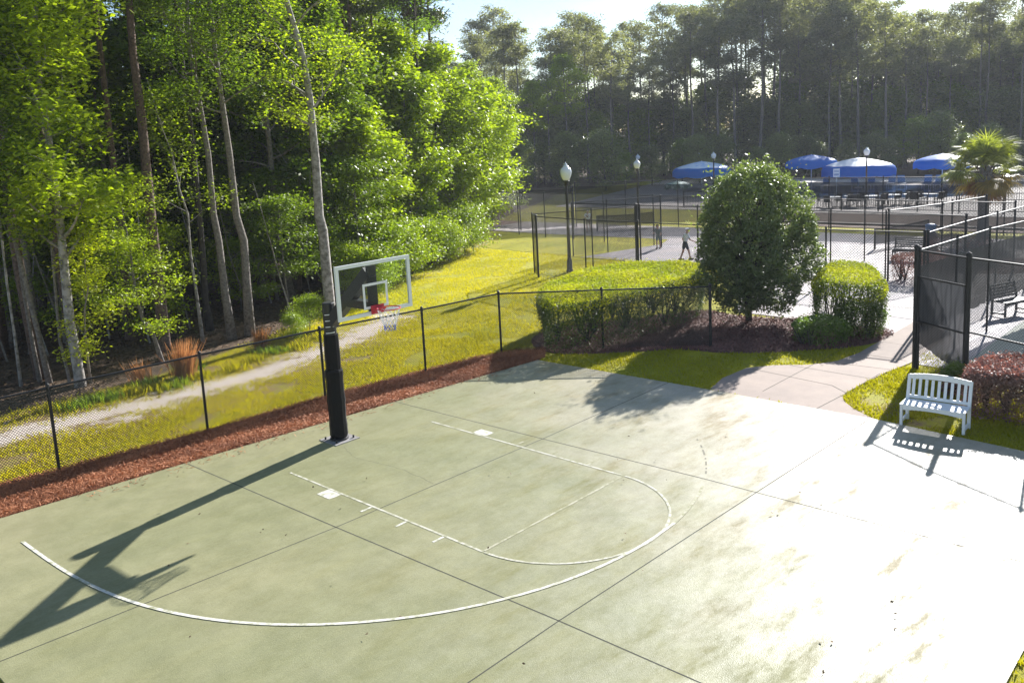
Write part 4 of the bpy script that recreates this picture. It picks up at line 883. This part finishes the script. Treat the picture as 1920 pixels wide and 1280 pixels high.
def dist_edge(poly, q):
    d = np.full(len(q), 1e9); n = len(poly)
    for i in range(n):
        a, b = poly[i], poly[(i+1) % n]; u = b-a; t = np.clip(((q-a)@u)/(u@u), 0, 1); d = np.minimum(d, np.linalg.norm(q-a-t[:, None]*u, axis=1))
    return d
hp = smooth_poly([G(*q, 1.5) for q in [(1003, 552), (1008, 536), (1060, 514), (1130, 497), (1190, 490), (1318, 489), (1330, 505), (1300, 522), (1250, 535), (1180, 552), (1080, 572), (1015, 572)]], 1)
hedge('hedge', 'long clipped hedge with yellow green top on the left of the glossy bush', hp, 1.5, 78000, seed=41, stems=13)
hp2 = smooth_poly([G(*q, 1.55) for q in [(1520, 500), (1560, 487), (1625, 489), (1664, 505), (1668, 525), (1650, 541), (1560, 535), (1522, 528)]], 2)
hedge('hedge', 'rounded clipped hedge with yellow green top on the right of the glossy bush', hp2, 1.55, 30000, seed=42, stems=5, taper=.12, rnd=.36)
hp3 = smooth_poly([G(*q, .95) for q in [(1800, 692), (1830, 672), (1900, 664), (2060, 690), (2100, 742), (1920, 712), (1815, 704)]], 1)
hedge('hedge', 'burgundy leaved hedge behind the white bench', hp3, 1.0, 42000, 'redleaf', 'redleaf', 43, 8, .06, low=.6, taper=.1)
hp4 = smooth_poly([G(*q, .5) for q in [(1758, 692), (1780, 678), (1815, 680), (1815, 704), (1772, 704)]], 1)
hedge('shrub', 'small dark shrub at the foot of the gate post beside the burgundy hedge', hp4, .5, 9000, 'redleaf', 'hedge', 44, 3, .05, low=.7, taper=.05)
for lb, px, py, r_, h_, mm, mt in (('low dark round shrub in the shade under the right hedge', 1540, 640, .85, .6, 'leafC', 'leafC'), ('second dark round shrub tucked against the right hedge', 1612, 628, .75, .85, 'leafC', 'hedge'),
                              ('burgundy shrub behind the fence just left of the gate', 1728, 525, 1.15, .95, 'redleaf', 'redleaf'), ('small burgundy shrub farther back near the palm', 1800, 482, 1.3, .8, 'redleaf', 'redleaf')):
    g = G(px, py); hedge('shrub', lb, [(g[0]+r_*math.cos(a), g[1]+r_*math.sin(a)) for a in np.linspace(0, 6.28, 13)[:-1]], h_, 8000, mm, mt, int(px), 3, .055, low=.8, taper=.12, dome=.12)

# ---- dry bunch grass and weeds by the fence
def bunch(label, px, py, n, h, m='drygrass', name='grass_clump', cat='grass clump', spread=.28, grp=None, wd=.010, lean=(.15, 0)):
    g = G(px, py); t = rng.normal(size=(n, 2))*spread; b = np.column_stack([t, np.full(n, -.03)]); d = rng.normal(size=(n, 3))*.12; d[:, 2] = 1; d[:, :2] += t*.5+lean
    hh = h*rng.uniform(.45, 1.1, n)[:, None]; mid = b+d*hh*.55; tip = mid+(d*[1.4, 1.4, .9])*hh*.45; a = rng.uniform(0, 3.14, n); s = np.stack([np.cos(a), np.sin(a), 0*a], 1)*wd
    v = np.stack([b-s, b+s, mid+s*.8, mid-s*.8, mid-s*.8, mid+s*.8, tip+s*.15, tip-s*.15], 1).reshape(-1, 3)
    o = raw(name, v, np.arange(n*8).reshape(-1, 4), m, attr={'r': np.repeat(rng.uniform(0, 1, n), 8)}); o.location = (g[0], g[1], 0); return tag(o, label, cat, grp)
bunch('tall orange dry grass clump behind the low fence', 345, 706, 520, 1.1, spread=.11, lean=(-.05, .08))
bunch('small orange dry grass clump at the foot of the twin trunks', 490, 652, 260, .7, spread=.09, lean=(-.05, .08))
bunch('sparse tan dry grass tuft left of the orange clump', 265, 712, 110, .65, spread=.14)
for i, (px, py) in enumerate([(300, 728), (330, 722), (380, 705), (210, 745), (250, 735), (280, 720), (480, 672), (520, 660), (560, 650), (140, 762), (440, 690), (360, 690), (600, 632), (495, 660), (100, 765), (180, 750)]):
    bunch('low green weed tuft growing along the front of the wood', px, py, 120, .24, 'leafB' if i % 2 else 'grass', 'weeds', None, .2, None, .016)
for o in list(C.objects):
    if o.name.startswith('weeds'):
        o['kind'] = 'stuff'
        if 'label' in o: del o['label']

# ---- cabbage palm
B = G(1842, 446); B[2] = 0; hgt = 3.55; s_ = 1.0
palm = thing('palm_tree', 'cabbage palm with a round shaggy crown of fan fronds right of the umbrellas', 'palm', B)
T = MB(); T.lathe((0, 0, 0), [(.32, -.05), (.27, .3), (.25, 1.2), (.27, 2.1), (.36, 2.5), (.42, 3.0), (.3, 3.5), (.1, 3.7)], 14); T.build('trunk', 'bark', palm, True)
bo = MB()
for k in range(46):
    a = k*2.4; z = 2.15+k*.028; bo.tube([(.27*math.cos(a), .27*math.sin(a), z), (.46*math.cos(a+.1), .46*math.sin(a+.1), z+.3)], [.06, .02], 4)
bo.build('boots', 'barkpine', palm)
def fronds(n, el0, el1, seed, name, m, L0=1.0):
    rg_ = np.random.default_rng(seed); V_ = []; rr = []
    for k in range(n):
        az = rg_.uniform(0, 6.28); el = rg_.uniform(el0, el1); d = np.array([math.cos(az)*math.cos(el), math.sin(az)*math.cos(el), math.sin(el)]); o = np.array([0, 0, 3.45])
        st = rg_.uniform(.8, 1.25)*L0; e = o+d*st+[0, 0, -.12*st]; sd = unit(np.cross(d, [0, 0, 1])); u_ = np.cross(sd, d)
        V_.append([o-sd*.02, o+sd*.02, e+sd*.015, e-sd*.015]); rr.append(.6)
        for j in range(34):
            t = (j/33-.5)*3.6; dd = unit(d*math.cos(t)+sd*math.sin(t)+u_*.15*math.cos(t*2)); ln = rg_.uniform(.75, 1.05)*(.55+.5*math.cos(t*.42))
            md = e+dd*ln*.6; tp_ = md+unit(dd+np.array([0, 0, -.75]))*ln*.5; sw = unit(np.cross(dd, u_))*.028
            V_ += [[e-sw*.3, e+sw*.3, md+sw, md-sw], [md-sw, md+sw, tp_+sw*.1, tp_-sw*.1]]; q = rg_.uniform(0, 1); rr += [q, q]
    return raw(name, np.array(V_).reshape(-1, 3), np.arange(len(V_)*4).reshape(-1, 4), m, palm, attr={'r': np.repeat(rr, 4)})
fronds(44, -.15, 1.45, 5, 'crown', 'palm', 1.05); fronds(20, -.9, -.15, 6, 'lower_fronds', leafmat('yellowed_frond', (.14, .11, .03), (.35, .22, .06), .3), .9); fronds(9, -1.35, -.9, 7, 'dead_fronds', leafmat('brown_frond', (.16, .06, .03), (.3, .13, .06), .2), .8)

# ============================================================ BENCHES
def bench(xy, rz, m, label, slat_back=False, seatcurve=True):
    t = thing('bench', label, 'bench', (xy[0], xy[1], 0)); t.rotation_euler = (0, 0, rz); W, D = 1.22, .5   # x along the bench, +y front
    for s in (1, -1):
        x0 = s*(W/2-.03)
        MB().box((x0, D/2-.03, .215), (.05, .05, .43)).build('leg', m, t)
        l_ = MB(); bar(l_, (x0, -D/2+.03, 0), (x0, -D/2+.03, .43), .06, .055); bar(l_, (x0, -D/2+.03, .43), (x0, -D/2-.10, .93), .06, .055); l_.build('rear_post', m, t)
        MB().box((x0, 0, .09), (.045, D-.12, .05)).build('side_rail', m, t)
    n = 6
    se = MB()
    for k in range(n): se.box((0, -D/2+.07+k*(D-.1)/(n-1), .44), (W, .078, .024))
    se.build('seat', m, t)
    ap = MB(); N = 14
    for k in range(N):
        u0 = -W/2+.06+(W-.12)*k/N; u1 = u0+(W-.12)/N; um = (u0+u1)/2; dp = .055+.05*(abs(um)/(W/2))**2
        ap.box((um, D/2-.015, .425-dp/2), (u1-u0+.0, .03, dp))
    ap.build('apron', m, t)
    def bk(z): return -D/2+.03-.13*(z-.43)/.5
    ba = MB()
    if slat_back:
        for z in (.53, .62, .71, .80, .89): bar(ba, (-W/2+.03, bk(z), z), (W/2-.03, bk(z), z), .02, .06)
    else:
        for k in range(9): x_ = -W/2+.125+k*(W-.25)/8; bar(ba, (x_, bk(.5), .5), (x_, bk(.86), .86), .056, .018)
        bar(ba, (-W/2+.06, bk(.5), .5), (W/2-.06, bk(.5), .5), .03, .06)
    ba.build('back_slats', m, t); tr = MB()
    for k in range(N):
        u0 = -W/2+.03+(W-.06)*k/N; u1 = u0+(W-.06)/N; um = (u0+u1)/2; zc = .885+.045*(1-(um/(W/2))**2)
        tr.box((um, bk(zc), zc), (u1-u0, .03, .09+.03*(1-(um/(W/2))**2)))
    if not slat_back: tr.build('top_rail', m, t)
    return t
a0, a1 = G(1692, 797), G(1802, 815)
bc = (a0+a1)/2; d = a1-a0; ang = math.atan2(d[1], d[0]); nrm = np.array([-d[1], d[0], 0])/np.linalg.norm(d)
if nrm[0] < 0: nrm = -nrm
bc = bc-nrm*.25
rz = math.atan2(-nrm[0], nrm[1])
bench(bc[:2], rz, 'whitepaint', 'white slatted garden bench at the edge of the basketball court')
b2 = G(1702, 486); bench(b2[:2], R(-90)+.1, 'dkbench', 'dark slatted bench facing the camera behind the mesh fence', True)
b3 = G(1895, 588); bench(b3[:2], R(-90)+1.2, 'dkbench', 'dark bench half hidden behind the right hand windscreen', True)

# ============================================================ COURT NETS, COOLER
for (p, q), lb in (((G(1640, 467), G(1740, 447)), 'low dark court net right of the glossy bush'), ((G(1120, 433), G(1226, 425)), 'low dark court net left of the glossy bush beyond the two players')):
    base = np.array([p[0], p[1], 0]); t = thing('court_net', lb, 'net', base)
    for e in (p, q): MB(base).lathe((e[0], e[1], 0), [(.05, 0), (.045, .98), (.02, 1.0)], 8).build('post', 'black', t)
    v = []; f = []
    for i in range(13):
        s = i/12; z = .93-.06*math.sin(math.pi*s); c_ = p+(q-p)*s-base; v += [(c_[0], c_[1], .2), (c_[0], c_[1], z)]
        if i: f.append((2*i-2, 2*i, 2*i+1, 2*i-1))
    raw('netting', v, f, M['screen2'], t); MB(base).tube([(*(p+(q-p)*s)[:2], .95-.06*math.sin(math.pi*s)) for s in np.linspace(0, 1, 9)], .03, 5).build('top_tape', 'blackrail', t)
g = G(1744, 476); wc = thing('water_cooler', 'brown barrel stand with a blue topped water cooler beside the dark bench', 'water cooler', (g[0], g[1], 0))
MB().lathe((0, 0, 0), [(.26, 0), (.3, .1), (.3, .75), (.27, .95), (.2, 1.0)], 16).build('barrel', mat('brown_barrel', (.2, .12, .1), .6), wc, True)
MB().lathe((0, 0, 0), [(.2, 1.0), (.22, 1.05), (.22, 1.25), (.24, 1.27), (.24, 1.33), (.1, 1.38)], 16).build('cooler', mat('blue_cooler', (.08, .2, .4), .5), wc, True)

# ============================================================ POOL FURNITURE
def plane_fence(name, label, a, b, h, n, m='black'):
    a, b = np.array(a, float), np.array(b, float); base = np.array([*a, 0]); t = thing(name, label, 'fence', base)
    for z in (h, .12): MB(base).tube([(*a, z), (*b, z)], .025, 5).build('rail', m, t)
    L = np.linalg.norm(b-a); pk = MB(base)
    for k in range(int(L/.14)): p = a+(b-a)*(k+.5)/int(L/.14); pk.box((*p, h/2+.06), (.018, .018, h-.12))
    pk.build('pickets', m, t)
    for k in range(n+1): p = a+(b-a)*k/n; MB(base).box((*p, h/2+.03), (.07, .07, h+.06)).build('post', m, t)
    return t
plane_fence('pool_fence', 'black picket fence along the near side of the pool deck', (-48.5, -22), (-49, 8), 1.25, 12)
plane_fence('pool_fence', 'black picket fence rising at the far right of the pool beside the palm', (-57, -4.5), (-57, 12), 1.25, 7)
lg = None
for i, (px, py) in enumerate([(1547, 352), (1603, 350), (1630, 350), (1670, 350), (1692, 351), (1737, 351), (1758, 351)]):
    g = G(px, py)
    lbs = ['leftmost pale pool lounger under the blue umbrella', 'pool lounger just left of the white umbrella pole', 'pool lounger just right of the lamp post', 'raised blue back lounger beyond the white umbrella', 'lounger beside the pool ladder', 'lounger left of the palm at the back of the pool', 'lounger partly hidden by the palm fronds']
    if lg is None:
        lg = thing('pool_lounger', lbs[0], 'lounger', (g[0], g[1], 0), 'loungers at the back of the pool'); mcl = mat('blue_sling', (.16, .25, .38), .7)
        MB().box((0, .0, .34), (.6, 1.3, .04)).build('seat', mcl, lg); bb_ = MB(); bar(bb_, (0, -.62, .36), (0, -1.0, 1.0), .6, .04); bb_.build('backrest', mcl, lg)
        for sx in (1, -1):
            for sy in (.55, -.5): MB().box((sx*.27, sy, .17), (.04, .04, .34)).build('leg', 'whitepaint', lg)
        lg.rotation_euler = (0, 0, R(-75))
    else: copy_tree(lg, (g[0], g[1], 0), R(-75)+.2*math.sin(i*2), 1, lbs[i])
# tables with chairs on the near side of the pool
def patio(px, py, lb, i, first=None):
    g = G(px, py)
    if first: return copy_tree(first[0], (g[0], g[1], 0), i*.7, 1, lb)
    t = thing('patio_table', lb, 'table', (g[0], g[1], 0), 'patio tables by the pool fence')
    MB().lathe((0, 0, 0), [(.55, .70), (.57, .72), (.55, .74)], 20).build('tabletop', 'metal', t)
    for k in range(4): a = k*1.57+.78; MB().tube([(.35*math.cos(a), .35*math.sin(a), 0), (.3*math.cos(a), .3*math.sin(a), .7)], .02, 6).build('leg', 'black', t)
    return t
def pchair(xy, rz, lb, first=None):
    if first: return copy_tree(first, (xy[0], xy[1], 0), rz, 1, lb)
    t = thing('patio_chair', lb, 'chair', (xy[0], xy[1], 0), 'patio chairs round the tables by the pool'); t.rotation_euler = (0, 0, rz); cm = mat('dark_sling', (.05, .05, .055), .6)
    MB().box((0, 0, .42), (.48, .46, .03)).build('seat', cm, t); q = MB(); bar(q, (0, -.22, .44), (0, -.32, .92), .46, .03); q.build('backrest', cm, t)
    for sx in (1, -1):
        for sy in (.2, -.2): MB().box((sx*.22, sy, .21), (.03, .03, .42)).build('leg', 'black', t)
    return t
pt = pc = None
where = ['first patio table behind the fence right of the glossy bush', 'second patio table left of the white umbrella pole', 'patio table below the lamp post at the pool', 'patio table right of the pool lamp post', 'patio table between the pool lamp and the palm', 'patio table nearest the palm']
for i, (px, py) in enumerate([(1562, 388), (1597, 386), (1636, 386), (1672, 384), (1708, 383), (1745, 382)]):
    t = patio(px, py, where[i], i, (pt,) if pt else None); pt = pt or t; g = np.array(t.location)[:2]
    for k in range(4):
        a = k*1.57+i*.5; p = g+np.array([math.cos(a), math.sin(a)])*.85
        c_ = pchair(p, a+R(90), 'dark patio chair at one of the tables behind the near pool fence', pc); pc = pc or c_
# pool rules sign on its post
g = G(1576, 372); t = thing('pool_sign', 'small white pool rules sign hanging below the umbrella left edge', 'sign', (-62.5, -15.6, 0))
MB().tube([(0, 0, 0), (0, 0, 2.0)], .025, 6).build('post', 'metal', t); MB().box((.04, 0, 1.75), (.02, .55, .7), rz=.75).build('panel', 'whitepaint', t)
sg = MB()
for z in (1.93, 1.83, 1.66, 1.6, 1.54): sg.box((.052+.012, .012, z), (.006, .42, .035), rz=.75)
sg.build('lettering_rows', mat('sign_blue', (.04, .1, .35), .6), t)

# ============================================================ PEOPLE
def person(px, py, toppx, label, facing, shirt, shorts, stride=.25, arms=(.2, -.2), bend=0.1, lift=(0.25, .25)):
    B = G(px, py); B[2] = 0; tz = (V(B, px, toppx)-B)[2]; k = tz/1.75; t = thing('person', label, 'person', B); t.rotation_euler = (0, 0, facing); t.scale = (k, k, k)
    # forward = +y
    J = {'pel': (0, 0, .95, .135), 'wst': (0, .02+bend*.1, 1.1, .12), 'chs': (0, .04+bend*.3, 1.3, .15), 'nck0': (0, .04+bend*.45, 1.46, .085), 'nck': (0, .06+bend*.5, 1.53, .055), 'hd0': (0, .075+bend*.55, 1.60, .085), 'hd1': (0, .08+bend*.55, 1.66, .092), 'hd2': (0, .07+bend*.5, 1.72, .06), 'nose': (0, .18+bend*.55, 1.625, .015)}
    E_ = [('pel', 'wst'), ('wst', 'chs'), ('chs', 'nck0'), ('nck0', 'nck'), ('nck', 'hd0'), ('hd0', 'hd1'), ('hd1', 'hd2'), ('hd0', 'nose')]
    for s, nm in ((1, 'l'), (-1, 'r')):
        st = stride*s; a = arms[0 if s > 0 else 1]; lf_ = lift[0 if s > 0 else 1]
        J.update({nm+'hip': (s*.09, 0, .9, .095), nm+'kn': (s*.1, st*.45+.05, .5, .06), nm+'an': (s*.1, st, .09, .042), nm+'to': (s*.115, st+.17, .035, .036), nm+'hl': (s*.1, st-.05, .04, .036)})
        E_ += [('pel', nm+'hip'), (nm+'hip', nm+'kn'), (nm+'kn', nm+'an'), (nm+'an', nm+'to'), (nm+'an', nm+'hl')]
        sh = np.array([s*.19, .04+bend*.35, 1.40]); el = sh+np.array([s*.05, a*.6, -.27+abs(a)*.1]); wr_ = el+np.array([0, a*.5+.08+lf_*.3, -.22+lf_*.5]); hd = wr_+unit(wr_-el)*.06
        J.update({nm+'sh': (*sh, .06), nm+'el': (*el, .042), nm+'wr': (*wr_, .03), nm+'pa': (*hd, .034)}); E_ += [('chs', nm+'sh'), (nm+'sh', nm+'el'), (nm+'el', nm+'wr'), (nm+'wr', nm+'pa')]
        dr = unit(wr_-el)
        for f_, (ox, ln) in enumerate(((-.028, .06), (-.010, .075), (.010, .07), (.028, .055), (-.045, .03))):
            p0 = hd+np.array([0, ox, 0])+dr*.02; p1 = p0+dr*ln*.55+np.array([-s*.01, ox*.3, 0]); p2 = p1+dr*ln*.45+np.array([-s*.02, 0, -.01])
            J[nm+'f%da' % f_] = (*p1, .010); J[nm+'f%db' % f_] = (*p2, .008); E_ += [(nm+'pa', nm+'f%da' % f_), (nm+'f%da' % f_, nm+'f%db' % f_)]
    def skin(name, keys, edges, grow_, m, root, mod=1):
        me = bpy.data.meshes.new(name); ks = list(keys); me.from_pydata([J[q][:3] for q in ks], [(ks.index(a), ks.index(b)) for a, b in edges], []); me.update()
        import bmesh
        bm = bmesh.new(); bm.from_mesh(me); ly = bm.verts.layers.skin.verify(); bm.verts.ensure_lookup_table()
        for i, q in enumerate(ks): rr_ = J[q][3]*mod+grow_; bm.verts[i][ly].radius = (rr_, rr_*(.72 if q in ('pel', 'wst', 'chs') else 1)); bm.verts[i][ly].use_root = (q == root)
        bm.to_mesh(me); bm.free(); me.materials.append(M[m]); o = bpy.data.objects.new(name, me); C.objects.link(o); o.parent = t
        o.modifiers.new('skin', 'SKIN'); q = o.modifiers.new('sub', 'SUBSURF'); q.levels = q.render_levels = 2
        return o
    skin('body', J.keys(), E_, 0, 'skin', 'pel')
    # sleeves end above the elbow, trouser legs above the knee
    for s in 'lr':
        for a, b, nn_, q in ((s+'sh', s+'el', s+'slv', .75), (s+'hip', s+'kn', s+'leg', .85)): A, B_ = np.array(J[a]), np.array(J[b]); J[nn_] = tuple(A+(B_-A)*q)
    skin('shirt', ['pel', 'wst', 'chs', 'nck0', 'lsh', 'rsh', 'lslv', 'rslv'], [('pel', 'wst'), ('wst', 'chs'), ('chs', 'nck0'), ('chs', 'lsh'), ('chs', 'rsh'), ('lsh', 'lslv'), ('rsh', 'rslv')], .022, shirt, 'chs')
    skin('shorts', ['wst', 'pel', 'lhip', 'rhip', 'lleg', 'rleg'], [('wst', 'pel'), ('pel', 'lhip'), ('pel', 'rhip'), ('lhip', 'lleg'), ('rhip', 'rleg')], .016, shorts, 'pel')
    J['c1'] = (0, .05+bend*.5, 1.67, .098); J['c2'] = (0, .05+bend*.5, 1.73, .07); J['c3'] = (0, .16+bend*.5, 1.69, .03)
    skin('cap', ['c1', 'c2', 'c3'], [('c1', 'c2'), ('c1', 'c3')], .0, 'hair' if shirt != 'cloth_white' else 'cloth_white', 'c1')
    sh_ = MB()
    for s, nm in ((1, 'l'), (-1, 'r')): q = J[nm+'an']; sh_.box((q[0], q[1]+.05, .04), (.10, .29, .08))
    sh_.build('shoes', 'black', t)
    return t
person(1285, 487, 429, 'person in a pale blue shirt and navy shorts striding across the court', R(60), 'cloth_white', 'cloth_navy', .26, (.15, -.2), .15)
person(1235, 466, 421, 'person in a grey green shirt holding a paddle near the grass wedge', R(-70), 'cloth_grey', 'cloth_grey', .08, (.25, .1), .25, (.5, .2))
person(1104, 435, 393, 'person in a white top leaning forward on the far left court', R(-60), 'cloth_white', 'hair', .22, (.4, -.1), .5, (.5, .2))

# ============================================================ AIR: thin volume added for the milky flare veil over the far trees
hz = MB().prism([(-260, -260), (60, -260), (60, 120), (-260, 120)], -3.0, 34.0).build('haze', 'glass'); hm = bpy.data.materials.new('haze'); hm.use_nodes = True; n_ = hm.node_tree.nodes
n_.remove(n_['Principled BSDF']); pv = n_.new('ShaderNodeVolumePrincipled'); pv.inputs['Color'].default_value = (.86, .91, 1, 1); pv.inputs['Density'].default_value = .0003; pv.inputs['Anisotropy'].default_value = .3
hm.node_tree.links.new(pv.outputs[0], n_['Material Output'].inputs['Volume']); hz.data.materials.clear(); hz.data.materials.append(hm); tag(hz, kind='stuff')
